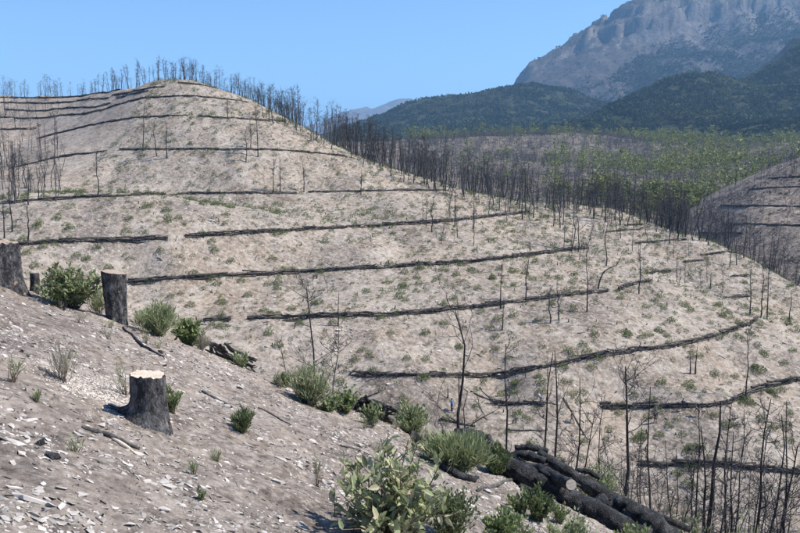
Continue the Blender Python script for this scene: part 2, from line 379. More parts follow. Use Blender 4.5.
# the wooded valley beyond the ridge
vp = [P(*q) for q in [(380, 142, 900), (430, 141, 900), (500, 137, 930), (560, 137, 950), (640, 141, 930), (720, 145, 920), (800, 146, 950), (900, 146, 950),
                      (430, 158, 700), (500, 154, 720), (580, 152, 740), (660, 156, 720), (740, 158, 700), (820, 156, 700),
                      (460, 178, 520), (540, 176, 540), (620, 178, 540), (700, 176, 540), (780, 170, 560), (880, 165, 560),
                      (520, 200, 410), (600, 200, 410), (680, 205, 400), (740, 200, 420), (820, 185, 440), (560, 222, 330), (640, 228, 330), (700, 232, 340)]]
vp += [np.array([x, 1150, -10]) for x in (-250, 0, 200, 400, 650)] + [np.array([-200, 600, -30]), np.array([-150, 400, -55]), np.array([0, 320, -58]), np.array([60, 290, -52]), np.array([300, 400, -20]), np.array([-250, 900, 10])]
vx = grade([(-300, 640, 6.0)]); vy = grade([(280, 1180, 6.0)]); X, Y = np.meshgrid(vx, vy)
Zv = TPS(vp, 1e-5)(X, Y) + 7.5 * fbm(X * 0.009, Y * 0.009, 4)
VAL = Sheet(vx, vy, Zv); VAL.build('valley_ground', M_VALLEY)

# ground to the horizon
gx = grade([(-15000, -4000, 1000), (-4000, 4000, 250), (4000, 15000, 1000)]); gy = grade([(-14000, -2000, 1000), (-2000, 6000, 250), (6000, 16000, 1000)])
X, Y = np.meshgrid(gx, gy); Zg = -75 + 10 * noise(X * 0.0007, Y * 0.0007)
Zg = np.where(np.hypot(X, Y) < 800, -85, Zg)
Sheet(gx, gy, Zg).build('plain_ground', M_VALLEY)

# forest hill, forest spur, rocky mountain, far mountain
def big_sheet(name, pts, xr, yr, step, mat, amp, fs, lam=1e-5, ridge_amp=0.0, shape=None):
    X, Y = np.meshgrid(grade([(xr[0], xr[1], step)]), grade([(yr[0], yr[1], step)]))
    Z = TPS(pts, lam)(X, Y) + amp * fbm(X * fs, Y * fs, 5)
    if ridge_amp: Z = Z - ridge_amp * np.abs(fbm(X * fs * 1.7 + 40, Y * fs * 1.7, 4))
    if shape: Z = shape(X, Y, Z)
    s = Sheet(X[0], Y[:, 0], Z); s.build(name, mat); return s
def slope_rock(name, low, high, rock, patch):
    m, n, l, b = new_mat(name)
    c = mix(n, l, ramp(n, l, nz(n, l, 0.006, 6, 0.65), [(0.42, 0), (0.60, 1)]), low, high)
    c = mix(n, l, ramp(n, l, nz(n, l, 0.012, 8, 0.75), [(0.58, 0), (0.66, 0.8)]), c, patch)
    g = n.new('ShaderNodeNewGeometry'); sx = n.new('ShaderNodeSeparateXYZ'); l.new(g.outputs['True Normal'], sx.inputs[0])
    rk = mix(n, l, ramp(n, l, nz(n, l, 0.02, 8, 0.75, 'pos', (1, 1, 0.35)), [(0.38, 0), (0.62, 1)]), tuple(q * 0.6 for q in rock), rock)
    c = mix(n, l, ramp(n, l, sx.outputs[2], [(0.60, 1), (0.74, 0)]), c, rk)
    c = mix(n, l, 1.0, c, ramp(n, l, nz(n, l, 0.06, 6, 0.8), [(0.3, 0.6), (0.6, 1.0)]), 'MULTIPLY')
    l.new(c, b.inputs['Base Color']); b.inputs['Roughness'].default_value = 1.0; b.inputs['Specular IOR Level'].default_value = 0.0
    bump(n, l, b, nz(n, l, 0.03, 8, 0.75), 0.8, 12.0)
    return m
M_FOREST = slope_rock('forest_floor', (0.05, 0.06, 0.035), (0.075, 0.08, 0.05), (0.22, 0.20, 0.18), (0.13, 0.12, 0.09))
M_MOUNT = slope_rock('mountain_rock', (0.125, 0.115, 0.108), (0.095, 0.092, 0.088), (0.26, 0.24, 0.222), (0.19, 0.17, 0.148))
M_FARMT = slope_rock('far_mountain', (0.15, 0.13, 0.11), (0.24, 0.19, 0.14), (0.26, 0.23, 0.21), (0.30, 0.24, 0.17))

fp = [P(*q) for q in [(260, 148, 2300), (330, 134, 2250), (380, 117, 2250), (405, 107, 2250), (430, 100, 2280), (470, 95, 2300), (520, 89, 2350), (560, 91, 2380), (600, 101, 2350), (650, 113, 2300), (720, 122, 2250),
                      (340, 140, 1900), (400, 128, 1900), (470, 118, 1900), (540, 116, 1950), (620, 126, 1900), (420, 141, 1550), (500, 137, 1550), (580, 136, 1550), (660, 136, 1600), (300, 152, 1700)]]
fp += [np.array([x, y, z]) for x, y, z in ((-500, 1250, -30), (0, 1200, -20), (300, 1200, -10), (700, 1250, 0), (-500, 2700, -20), (0, 2800, 60), (400, 2800, 60), (900, 2700, 60), (-600, 2000, -40))]
FH = big_sheet('forested_hill', fp, (-620, 1000), (1180, 2850), 14, M_FOREST, 22, 0.0045)
pp = [P(*q) for q in [(520, 140, 1300), (560, 130, 1400), (600, 114, 1500), (640, 97, 1600), (680, 82, 1680), (708, 73, 1720), (740, 84, 1750), (770, 72, 1800), (800, 52, 1850), (850, 20, 1900),
                      (600, 142, 1200), (660, 128, 1300), (700, 108, 1450), (720, 96, 1550), (760, 112, 1450), (760, 95, 1600), (800, 92, 1550), (800, 120, 1300), (700, 142, 1150), (800, 143, 1100), (860, 120, 1300)]]
pp += [np.array([x, y, z]) for x, y, z in ((200, 1100, -20), (600, 1020, 0), (200, 1700, 0), (450, 2050, 60), (700, 2100, 140), (900, 2150, 220), (1050, 1500, 150), (1050, 1900, 300))]
SPUR = big_sheet('forested_spur', pp, (120, 1060), (1010, 2160), 12, M_FOREST, 20, 0.006)
mp_ = [P(*q) for q in [(440, 140, 3300), (480, 128, 3300), (502, 110, 3270), (514, 92, 3260), (520, 76, 3290), (530, 62, 3330), (545, 50, 3380), (563, 40, 3430), (583, 31, 3480), (603, 20, 3500), (622, 12, 3540), (645, -6, 3580), (680, -40, 3640), (740, -62, 3700), (800, -75, 3760), (870, -80, 3800),
                       (528, 84, 3180), (535, 72, 3225), (550, 63, 3250), (575, 54, 3270), (596, 46, 3270), (610, 30, 3370), (612, 40, 3285), (640, 36, 3300), (640, 8, 3380), (662, 38, 3300), (664, 6, 3390), (690, 32, 3340), (694, 2, 3420), (715, 28, 3370), (722, -8, 3450), (760, 14, 3450), (764, -16, 3520), (800, 4, 3500), (806, -28, 3570),
                       (540, 100, 2900), (580, 90, 2900), (620, 75, 2980), (660, 62, 3060), (700, 55, 3120), (750, 42, 3200), (800, 30, 3280), (870, 10, 3300), (560, 120, 2600), (640, 108, 2600), (720, 92, 2700), (800, 75, 2800), (880, 60, 2800), (470, 150, 2900), (480, 152, 2500), (505, 118, 3050)]]
mp_ += [np.array([x, y, z]) for x, y, z in ((300, 2300, 60), (800, 2300, 150), (1300, 2350, 250), (250, 3400, 60), (300, 3900, 60), (400, 3550, 150), (440, 3800, 180), (700, 4000, 380), (1200, 4200, 700), (1900, 4200, 900), (1900, 3000, 600), (1800, 2400, 320))]
def cliffs(X, Y, Z):
    # two broken rock bands; their edges wander so that buttresses stand out
    cb = np.array([P(*q) for q in [(518, 88, 3200), (535, 78, 3225), (560, 66, 3260), (596, 48, 3270), (640, 40, 3300), (690, 33, 3340), (760, 15, 3450), (800, 5, 3500), (880, -20, 3600)]])
    zb = np.interp(X, cb[:, 0], cb[:, 2]) + 42
    sm = lambda t: np.clip(t, 0, 1) ** 2 * (3 - 2 * np.clip(t, 0, 1))
    w = 70 * fbm(X * .008 + 2, Y * .003, 5); w2 = 45 * fbm(X * .009 + 31, Y * .004, 4)
    sh = sm((X - 620) / 300) * .85 + .14
    Z2 = Z + sh * 62 * sm((Z - zb - w) / 9) * (0.7 + 0.6 * noise(X * .006, Y * .002)) + sh * 38 * sm((Z - zb - 75 - w2) / 9) - 72 * sm((Z - zb + 10) / 150)
    Z2 = Z2 + 20 * fbm(X * .016, Y * .016, 4) * sm((Z - zb + 60) / 60)
    return np.where(Z2 > 860, 860 + (Z2 - 860) * 0.25, Z2)
MT = big_sheet('rocky_mountain', mp_, (240, 2000), (2280, 4250), 8, M_MOUNT, 26, 0.006, 1e-7, 16, cliffs)
qp = [P(*q) for q in [(300, 126, 9000), (330, 120, 9000), (346, 110, 9000), (358, 106, 9000), (365, 104, 9000), (378, 106, 9000), (390, 101, 9000), (403, 97, 9000), (412, 101, 9000), (425, 107, 9000), (450, 120, 9000), (480, 128, 9000),
                      (340, 126, 8200), (365, 121, 8200), (385, 120, 8200), (405, 118, 8200), (425, 124, 8200), (345, 142, 7400), (400, 140, 7400), (440, 140, 7400), (300, 145, 7500)]]
qp += [np.array([x, y, z]) for x, y, z in ((-1600, 9000, 100), (-1700, 7200, 0), (1400, 9000, 200), (1400, 7200, 0), (-1000, 10400, 100), (0, 10400, 300), (900, 10400, 150), (0, 6700, -40))]
big_sheet('far_mountain', qp, (-1700, 1500), (6700, 10500), 55, M_FARMT, 60, 0.0016, 1e-6, 70)

# ------------------------------------------------------------------ haze: the air over the whole scene
def build_haze():
    x0, x1, y0, y1, z0, z1 = -15100, 15100, -14100, 16100, -110, 1010
    V = [(x, y, z) for x in (x0, x1) for y in (y0, y1) for z in (z0, z1)]
    q = [(0, 1, 3, 2), (4, 6, 7, 5), (0, 4, 5, 1), (2, 3, 7, 6), (0, 2, 6, 4), (1, 5, 7, 3)]
    m = bpy.data.materials.new('haze_air'); m.use_nodes = True; n = m.node_tree.nodes; l = m.node_tree.links
    n.remove(n['Principled BSDF']); v = n.new('ShaderNodeVolumePrincipled')
    v.inputs['Color'].default_value = (0.32, 0.62, 1.0, 1); v.inputs['Density'].default_value = HAZE; v.inputs['Anisotropy'].default_value = 0.0
    l.new(v.outputs[0], n['Material Output'].inputs['Volume'])
    o = link('haze', mesh_np('haze', V, q, m)); tag(o, 'thin blue haze lying over the whole valley', 'haze', kind='stuff')
HAZE = 1.12e-4
build_haze()

# ------------------------------------------------------------------ log barriers
def polyline(sheet, uv, step, **kw):
    cu = np.concatenate([[0], np.cumsum(np.hypot(*np.diff(np.array(uv, float), axis=0).T))]); tt = np.linspace(0, cu[-1], max(2, int(cu[-1] / 7) + 1))
    uv = np.stack([np.interp(tt, cu, np.array(uv, float)[:, k]) for k in (0, 1)], 1)
    pts = np.array([sheet.hit(u, v, **kw) for u, v in uv]); seg = np.linalg.norm(np.diff(pts[:, :2], axis=0), axis=1)
    s = np.concatenate([[0], np.cumsum(seg)]); t = np.linspace(0, s[-1], max(2, int(s[-1] / step) + 1))
    x = np.interp(t, s, pts[:, 0]); y = np.interp(t, s, pts[:, 1])
    k = np.array([1, 2, 1]) / 4.0
    for _ in range(4):
        if len(x) > 3: x[1:-1] = np.convolve(x, k, 'valid'); y[1:-1] = np.convolve(y, k, 'valid')
    return np.stack([x, y, sheet.h(x, y)], 1)
def log_shape(rng, sides=7, n=6, wob=0.02):
    x = np.linspace(-0.5, 0.5, n); p = np.stack([x, rng.normal(0, wob, n), rng.normal(0, wob, n)], 1)
    # wobble is in units of length; the cross-section is 1 and is scaled separately
    V, T = tube(np.stack([x, 0 * x, 0 * x], 1), np.linspace(1.0, 0.72, n) * (1 + rng.uniform(-.1, .1, n)), sides, True, 0.12, rng)
    V[:, 1] += np.interp(V[:, 0], x, rng.normal(0, 0.35, n)); V[:, 2] += np.interp(V[:, 0], x, rng.normal(0, 0.3, n))
    return V, T
LOGT = [log_shape(np.random.default_rng(50 + k)) for k in range(8)]
LOGM = [mesh_np('log', V, T, M_LOG, True) for V, T in LOGT]
def barrier(uv, label, sheet=HILL, detail=True, height=0.95, group='log barriers laid along the burnt slopes', seed=0, **kw):
    rng = np.random.default_rng(900 + seed)
    path = polyline(sheet, uv, 1.0, **kw); n = len(path); base = path[n // 2].copy()
    root = empty('log_barrier', base, label, 'log barrier', group)
    s = np.arange(n, dtype=float); L = n - 1
    ragged = MB(); far = MB()
    rows = [(0.0, 0.0), (0.34, -0.05), (0.06, 0.40), (0.30, 0.36), (0.17, 0.70)]
    hs = height / 0.95 * (0.78 if detail else 0.55)
    for ri, (off, lift) in enumerate(rows):
        t = rng.uniform(-1.5, 0.5)
        while t < L - 0.8:
            ln = rng.uniform(2.6, 5.2); a = max(t, 0); b = min(t + ln, L); t += ln * rng.uniform(0.82, 1.0)
            if b - a < 0.9 or (ri >= 2 and float(noise(np.array((a + b) * .09 + seed * 7.3), np.array(ri * .0 + 1.7))) < (-.42, -.25, -.02)[ri - 2]) or (ri > 2 and rng.random() < .15): continue
            pa = np.array([np.interp(a, s, path[:, k]) for k in range(3)]); pb = np.array([np.interp(b, s, path[:, k]) for k in range(3)])
            mid = (pa + pb) / 2; d = pb - pa; dl = np.linalg.norm(d)
            r = rng.uniform(0.15, 0.23) * hs
            side = np.array([-d[1], d[0], 0]) / (np.hypot(d[0], d[1]) + 1e-6)
            if side[1] < 0: side = -side
            mid = mid + side * (off + rng.normal(0, 0.05)); mid[2] = float(sheet.h(mid[0], mid[1])) if ri < 2 else mid[2]
            mid[2] += 0.16 * hs + lift * hs + rng.normal(0, 0.03)
            rz = math.atan2(d[1], d[0]) + rng.normal(0, 0.045); ry = -math.asin(np.clip(d[2] / dl, -1, 1)) + rng.normal(0, 0.035)
            if rng.random() < 0.5: rz += math.pi; ry = -ry
            Mx = Matrix.Rotation(rz, 4, 'Z') @ Matrix.Rotation(ry, 4, 'Y') @ Matrix.Rotation(rng.uniform(0, 6.28), 4, 'X')
            k = rng.integers(0, 8)
            if detail:
                o = link('log', LOGM[k], root); o.matrix_basis = Matrix.Translation(Vector(mid - base)) @ Mx @ Matrix.Diagonal((dl, r, r, 1))
            else:
                V, T = LOGT[k]; far.add((V * [dl, r, r]) @ np.array(Mx.to_3x3()).T + mid - base, T)
    # thin tops, stakes and brush left between the logs
    for i in range(int(L * (5 if detail else 2))):
        a = rng.uniform(0, L); p = np.array([np.interp(a, s, path[:, k]) for k in range(3)])
        az = rng.normal(0, 0.5) + math.atan2(path[-1][1] - path[0][1], path[-1][0] - path[0][0]); ln = rng.uniform(0.5, 1.6)
        d = np.array([math.cos(az), math.sin(az), rng.normal(0.05, 0.3)]) * ln
        q = p + np.array([rng.normal(0, 0.15), rng.normal(0.1, 0.25), rng.uniform(0.1, 0.9 * hs)])
        ragged.add(*tube([q - d / 2 - base, q + rng.normal(0, .06, 3) - base, q + d / 2 - base], [0.045, 0.04, 0.02], 4, False))
    if detail:
        for a in np.arange(1.0, L, 2.6):
            p = np.array([np.interp(a + rng.normal(0, .3), s, path[:, k]) for k in range(3)]) - base
            st = MB(); st.add(*tube([p + [0, -0.22, -0.3], p + [0.03, -0.2, 0.4], p + [rng.normal(0, .05), -0.17, rng.uniform(0.8, 1.15) * hs]], [0.05, 0.05, 0.035], 5))
            link('stake', st.mesh('stake', M_LOG, True), root)
    else:
        f = link('logs', far.mesh('logs', M_LOG, True), root); tag(f, kind='stuff')
    b = link('brushwood', ragged.mesh('brushwood', M_LOG), root); tag(b, kind='stuff')
    return root
BARR = [
 # main slope, nearest first
 ([(640, 466), (700, 466), (730, 467), (760, 470), (800, 475), (830, 479)], 'lowest log barrier on the hill, running out of the right edge behind bare poles', dict(detail=True, height=1.0)),
 ([(601, 408), (650, 408), (700, 408), (727, 406), (745, 397), (762, 389), (782, 384), (800, 382), (830, 380)], 'thick log barrier bending uphill to the right edge, with workers beside it', dict(detail=True, height=1.05)),
 ([(490, 404), (520, 405), (545, 407)], 'short low log barrier left of the workers, behind two leaning burnt poles', dict(detail=True, height=0.6)),
 ([(352, 375), (390, 378), (430, 378), (480, 376), (530, 373), (565, 363), (600, 357), (640, 352), (680, 346), (705, 341), (730, 332), (745, 327), (758, 320)], 'very long log barrier curving up to the right into three tall burnt trunks', dict(detail=True)),
 ([(203, 322), (231, 321)], 'short log barrier just right of the round green bush on the near slope edge', dict(detail=True, height=0.8)),
 ([(247, 320), (300, 319), (350, 317), (400, 316), (440, 312), (480, 308), (530, 301), (570, 296), (609, 292)], 'long log barrier across mid slope ending near a bowed burnt sapling', dict(detail=True)),
 ([(619, 291), (631, 285), (651, 282)], 'short stepped log barrier at the foot of a straight burnt pole, mid right', dict(detail=True)),
 ([(647, 274), (671, 272)], 'tiny dark log barrier above the stepped one, mid right of the hill', dict(detail=True, height=0.8)),
 ([(128, 284), (170, 281), (215, 278), (270, 275), (330, 271), (390, 268), (440, 265), (490, 261), (530, 256), (567, 251), (588, 249)], 'long log barrier starting behind the middle cut stump and rising to the right', dict(detail=True)),
 ([(18, 246), (60, 243), (110, 242), (168, 240)], 'log barrier running behind the big green bush at the left', dict(detail=True)),
 ([(186, 238), (230, 236), (280, 232), (330, 229), (390, 226), (440, 223), (500, 216), (530, 213)], 'long log barrier across the hill that ends among burnt ridge trees', dict(detail=True)),
 ([(2, 204), (50, 200), (95, 198), (180, 194), (250, 194), (297, 194)], 'straight log barrier from the left edge to mid hill, level with a lone leaning snag', dict(detail=False)),
 ([(308, 193), (350, 192), (395, 191), (449, 191)], 'straight log barrier from mid hill to the tree covered right ridge', dict(detail=False)),
 ([(10, 169), (35, 163), (60, 157), (105, 152)], 'short rising log barrier behind leaning burnt poles on the left', dict(detail=False)),
 ([(119, 150), (170, 150), (220, 150), (280, 151), (310, 153), (347, 157)], 'long level log barrier below the hilltop reaching the right ridge', dict(detail=False)),
 ([(38, 139), (65, 132), (80, 128), (105, 123), (130, 119), (160, 117), (188, 116)], 'log barrier sweeping up from the left then levelling under the summit', dict(detail=False)),
 ([(198, 117), (235, 119), (262, 121), (285, 122)], 'short log barrier right of the gap, high on the hill near the right ridge', dict(detail=False)),
 ([(0, 118), (40, 119), (60, 116), (90, 114), (115, 106), (142, 99), (167, 97), (195, 97), (222, 99), (248, 103)], 'curved log barrier wrapping round just under the hilltop', dict(detail=False)),
 ([(0, 130), (20, 130), (36, 129)], 'grey log barrier at the left edge behind a thicket of thin burnt poles', dict(detail=False)),
 ([(4, 110), (40, 112), (60, 109), (80, 108), (95, 108), (110, 104)], 'wavy log barrier, fourth below the skyline at the upper left', dict(detail=False)),
 ([(0, 103), (50, 104), (75, 102), (85, 100), (108, 99)], 'thin log barrier, second below the skyline at the upper left', dict(detail=False)),
 ([(0, 98), (45, 98.5), (75, 97.5), (97, 94), (120, 90)], 'uppermost thin log barrier under the skyline trees at the upper left', dict(detail=False)),
 ([(112, 96), (130, 93), (150, 89), (165, 87)], 'short sloping log barrier climbing to the summit from the left', dict(detail=False)),
 ([(116, 99), (132, 95), (148, 92)], 'shortest sloping log barrier under the summit, left side', dict(detail=False)),
 ([(178, 83.5), (198, 85), (216, 88.5)], 'little log barrier on the very summit right of the highest point', dict(detail=False)),
 ([(608, 232), (641, 230)], 'pale bench log barrier high on the right spur, left of a longer one', dict(detail=False)),
 ([(636, 244), (660, 242), (687, 240)], 'level log barrier on the crest of the right spur', dict(detail=False)),
 ([(625, 226), (643, 225)], 'smallest log barrier among burnt poles at the back of the right spur', dict(detail=False)),
 ([(684, 263), (703, 261)], 'stubby log barrier on the right spur below the long crest one', dict(detail=False)),
 ([(702, 256), (725, 253), (746, 251.5)], 'log barrier along the far edge of the right spur before the burnt gully', dict(detail=False)),
 ([(732, 277), (748, 276)], 'short log barrier at the gully edge right of a lone small snag', dict(detail=False)),
 ([(726, 298), (750, 297)], 'short log barrier just above and left of three tall burnt trunks', dict(detail=False)),
]
for k, (uv, lab, kw) in enumerate(BARR): barrier(uv, lab, seed=k, **kw)
RB = [([(768, 179), (800, 177), (840, 175)], 'top'), ([(749, 190), (775, 188), (810, 187), (850, 186)], 'second'), ([(720, 206), (760, 206.5), (800, 207), (850, 208)], 'third'), ([(723, 224.5), (760, 225), (800, 226), (840, 226)], 'fourth'), ([(698, 233), (742, 234.5)], 'lowest')]
for k, (uv, w) in enumerate(RB):
    barrier(uv, w + ' of the dark log barriers on the grey hill at the right edge', sheet=RH, detail=False, height=1.1, seed=60 + k)

# ------------------------------------------------------------------ burnt trees
def burnt_tree(rng, h, r, style='pole', lod=1, lean=0.0):
    """trunk and branch triangles of a tree burnt bare, base at the origin"""
    tr, br = MB(), MB()
    n = 9 if lod else 5
    t = np.linspace(0, 1, n); az = rng.uniform(0, 6.28)
    wob = np.cumsum(rng.normal(0, 0.013 * h / n * 5, (n, 2)), 0); wob[0] = 0
    if style == 'crooked': wob *= 2.6
    p = np.stack([wob[:, 0] + math.cos(az) * lean * h * t, wob[:, 1] + math.sin(az) * lean * h * t, t * h], 1)
    rad = r * (1 - 0.82 * t ** 1.1); rad[0] *= 1.25
    q = p.copy(); q[0, 2] -= 0.35
    tr.add(*tube(q, rad, 6 if lod else 3, False))
    def limb(p0, d, ln, r0, depth):
        m = (5 if lod else 3) if depth == 0 else (4 if lod else 2)
        pts = [p0]; dd = d.copy()
        for i in range(m - 1):
            dd = dd + rng.normal(0, 0.22, 3) + np.array([0, 0, 0.13]); dd /= np.linalg.norm(dd)
            pts.append(pts[-1] + dd * ln / (m - 1))
        br.add(*tube(pts, np.linspace(r0, r0 * 0.3, m), 3 if depth or not lod else 4, False))
        if depth < (2 if lod == 2 else 1):
            for i in range(rng.integers(2, 5) if lod else 2):
                k = rng.integers(1, m); e = dd + rng.normal(0, 0.75, 3); e /= np.linalg.norm(e)
                limb(pts[k], e, ln * rng.uniform(0.3, 0.55), max(r0 * 0.5, 0.012), depth + 1)
    def fuzz(n):                                          # fine dead twigs at the ends of the branches
        W = np.concatenate(br.V); c = W[rng.integers(0, len(W), n)]; d = rng.normal(0, 1, (n, 3)); d[:, 2] += 0.5; d /= np.linalg.norm(d, axis=1)[:, None]
        w = np.cross(d, rng.normal(0, 1, (n, 3))); w /= np.linalg.norm(w, axis=1)[:, None]; L = (rng.uniform(.25, 1.0, n) * (h / 9 if lod < 2 else .5))[:, None]; hw = {2: .005, 1: .017, 0: .022}[lod]
        br.add(np.stack([c - w * hw, c + w * hw, c + d * L], 1).reshape(-1, 3), np.arange(3 * n).reshape(-1, 3))
    nb = {'pole': 10, 'pine': 20, 'crooked': 12, 'stub': 3}[style]
    if not lod: nb = int(nb * 0.7)
    for i in range(nb):
        f = rng.uniform(0.35 if style != 'pine' else 0.25, 0.99); k = f * (n - 1); i0 = int(k); b = p[i0] + (p[min(i0 + 1, n - 1)] - p[i0]) * (k - i0)
        a = rng.uniform(0, 6.28); el = rng.uniform(0.05, 0.9) if style != 'crooked' else rng.uniform(0.4, 1.1)
        d = np.array([math.cos(a) * math.cos(el), math.sin(a) * math.cos(el), math.sin(el)])
        ln = h * {'pole': 0.11, 'pine': 0.17, 'crooked': 0.26, 'stub': 0.05}[style] * rng.uniform(0.5, 1.3) * (1.2 - 0.6 * f)
        limb(b, d, ln, max(r * (.42 if lod == 2 else .28) * (1.15 - f), 0.018), 0)
    if style != 'stub': fuzz({2: 130, 1: 240, 0: 110}[lod])
    return tr, br
STY = ['pole', 'pine', 'pine', 'crooked', 'pine', 'pine', 'crooked', 'pole', 'pine', 'crooked']
PROTO = []
for k in range(14):
    tr, br = burnt_tree(np.random.default_rng(200 + k), 9.0, 0.12, STY[k % 10], 1, 0.06)
    a, b = tr.get(); c, d = br.get()
    PROTO.append((mesh_np('burnt_tree', np.concatenate([a, c]), np.concatenate([b, d + len(a)]), M_TWIG, False),))
LOT = []
for k in range(12):
    tr, br = burnt_tree(np.random.default_rng(300 + k), 9.0, 0.105, STY[k % 10], 0, 0.06)
    a, b = tr.get(); c, d = br.get(); LOT.append((np.concatenate([a, c]), np.concatenate([b, d + len(a)])))

def tree_near(sheet, u, d, vtop, style, r, label, group=None, lean=0.03, seed=0, base=None):
    """a burnt tree with trunk and branches as parts; top at picture row vtop"""
    rng = np.random.default_rng(4000 + seed)
    if base is None:
        x = P(u, 300, d)[0]; base = np.array([x, d, float(sheet.h(x, d))])
    h = P(u, vtop, base[1])[2] - base[2]
    tr, br = burnt_tree(rng, h, r, style, 2 if d < 60 else 1, lean)
    e = empty('burnt_tree', base, label, 'tree', group)
    link('trunk', tr.mesh('trunk', M_BARK, True), e)
    if style == 'stub':
        for V, T in zip(br.V, br.T): link('branch', mesh_np('branch', V, T - T.min(), M_TWIG), e)
    else: tag(link('branches', br.mesh('branches', M_TWIG), e), kind='stuff')
    return e
NT = [(316, 33, 288, 'pine', .06, 'thin burnt pine with bare side branches rising behind the feathery bush at centre left'),
      (327, 35, 326, 'pine', .04, 'short burnt sapling just right of the thin branched pine at centre left'),
      (296, 34, 345, 'pole', .04, 'small burnt pole left of the thin branched pine at centre left'),
      (457, 31, 313, 'crooked', .085, 'forked burnt tree beside the worker in the blue shirt'),
      (462, 31.5, 372, 'stub', .06, 'plain burnt stem leaning on the forked tree beside the blue shirt worker'),
      (503, 33, 345, 'pole', .06, 'straight thin burnt pole left of the big charred logs'),
      (545, 31, 352, 'pole', .055, 'straight burnt pole rising behind the left end of the big charred logs'),
      (560, 30, 350, 'pole', .06, 'leaning burnt pole just right of the straight one behind the charred logs'),
      (590, 32, 380, 'pine', .055, 'slender branched burnt tree right of the two poles behind the charred logs'),
      (598, 31, 420, 'crooked', .05, 'low twisted burnt tree behind the bright bush by the charred logs'),
      (613, 33, 400, 'pole', .04, 'thin burnt stem left of the tallest trunk at lower right'),
      (637, 30, 366, 'pine', .085, 'tall dark burnt tree with many twigs above the right charred log'),
      (650, 33, 430, 'pole', .035, 'thin bare stem between the tall dark tree and a slim pole, lower right'),
      (666, 31, 388, 'pole', .05, 'slim burnt pole right of the tall dark tree at lower right'),
      (682, 34, 440, 'pole', .04, 'short thin burnt pole below the lowest log barrier'),
      (719, 27, 402, 'stub', .085, 'thick straight burnt trunk at lower right, without branches'),
      (724, 29, 430, 'pole', .06, 'burnt pole touching the right side of the thick straight trunk'),
      (735, 31, 405, 'pole', .045, 'leaning thin burnt pole right of the thick straight trunk'),
      (747, 29, 432, 'pole', .05, 'burnt pole second right of the thick straight trunk'),
      (765, 28, 398, 'pine', .055, 'slender burnt pole with fine twigs standing third right of the thick straight trunk'),
      (776, 31, 415, 'crooked', .055, 'crooked burnt tree with curved limbs near the lower right corner'),
      (789, 28, 440, 'crooked', .06, 'burnt tree with spreading crooked limbs at the right edge, bottom corner'),
      (700, 34, 455, 'pole', .035, 'thin burnt stem left of the thick straight trunk at lower right'),
      (757, 34, 470, 'pole', .035, 'short thin stem low between the poles at lower right'),
      (707, 30, 418, 'pole', .045, 'burnt pole close left of the thick straight trunk, lower right'), (754, 32, 408, 'pole', .04, 'slim pale grey burnt pole between two darker ones near the lower right corner'), (797, 31, 405, 'pole', .05, 'burnt pole cut by the right edge of the picture, bottom corner'), (694, 32, 462, 'crooked', .035, 'little crooked burnt sapling over the yellow green bush'), (783, 33, 455, 'pine', .04, 'twiggy burnt sapling low near the right bottom corner'), (672, 35, 470, 'crooked', .03, 'short twisted sapling under the lowest log barrier, its left end'),
      (577, 36, 445, 'crooked', .04, 'low bent burnt sapling behind the charred logs'),
      (625, 36, 452, 'pole', .03, 'short burnt whip left of the tall dark tree at lower right')]
for k, (u, d, vt, st, r, lab) in enumerate(NT): tree_near(NEAR, u, d, vt, st, r * 1.55, lab, None, R.uniform(0.0, 0.05), k)

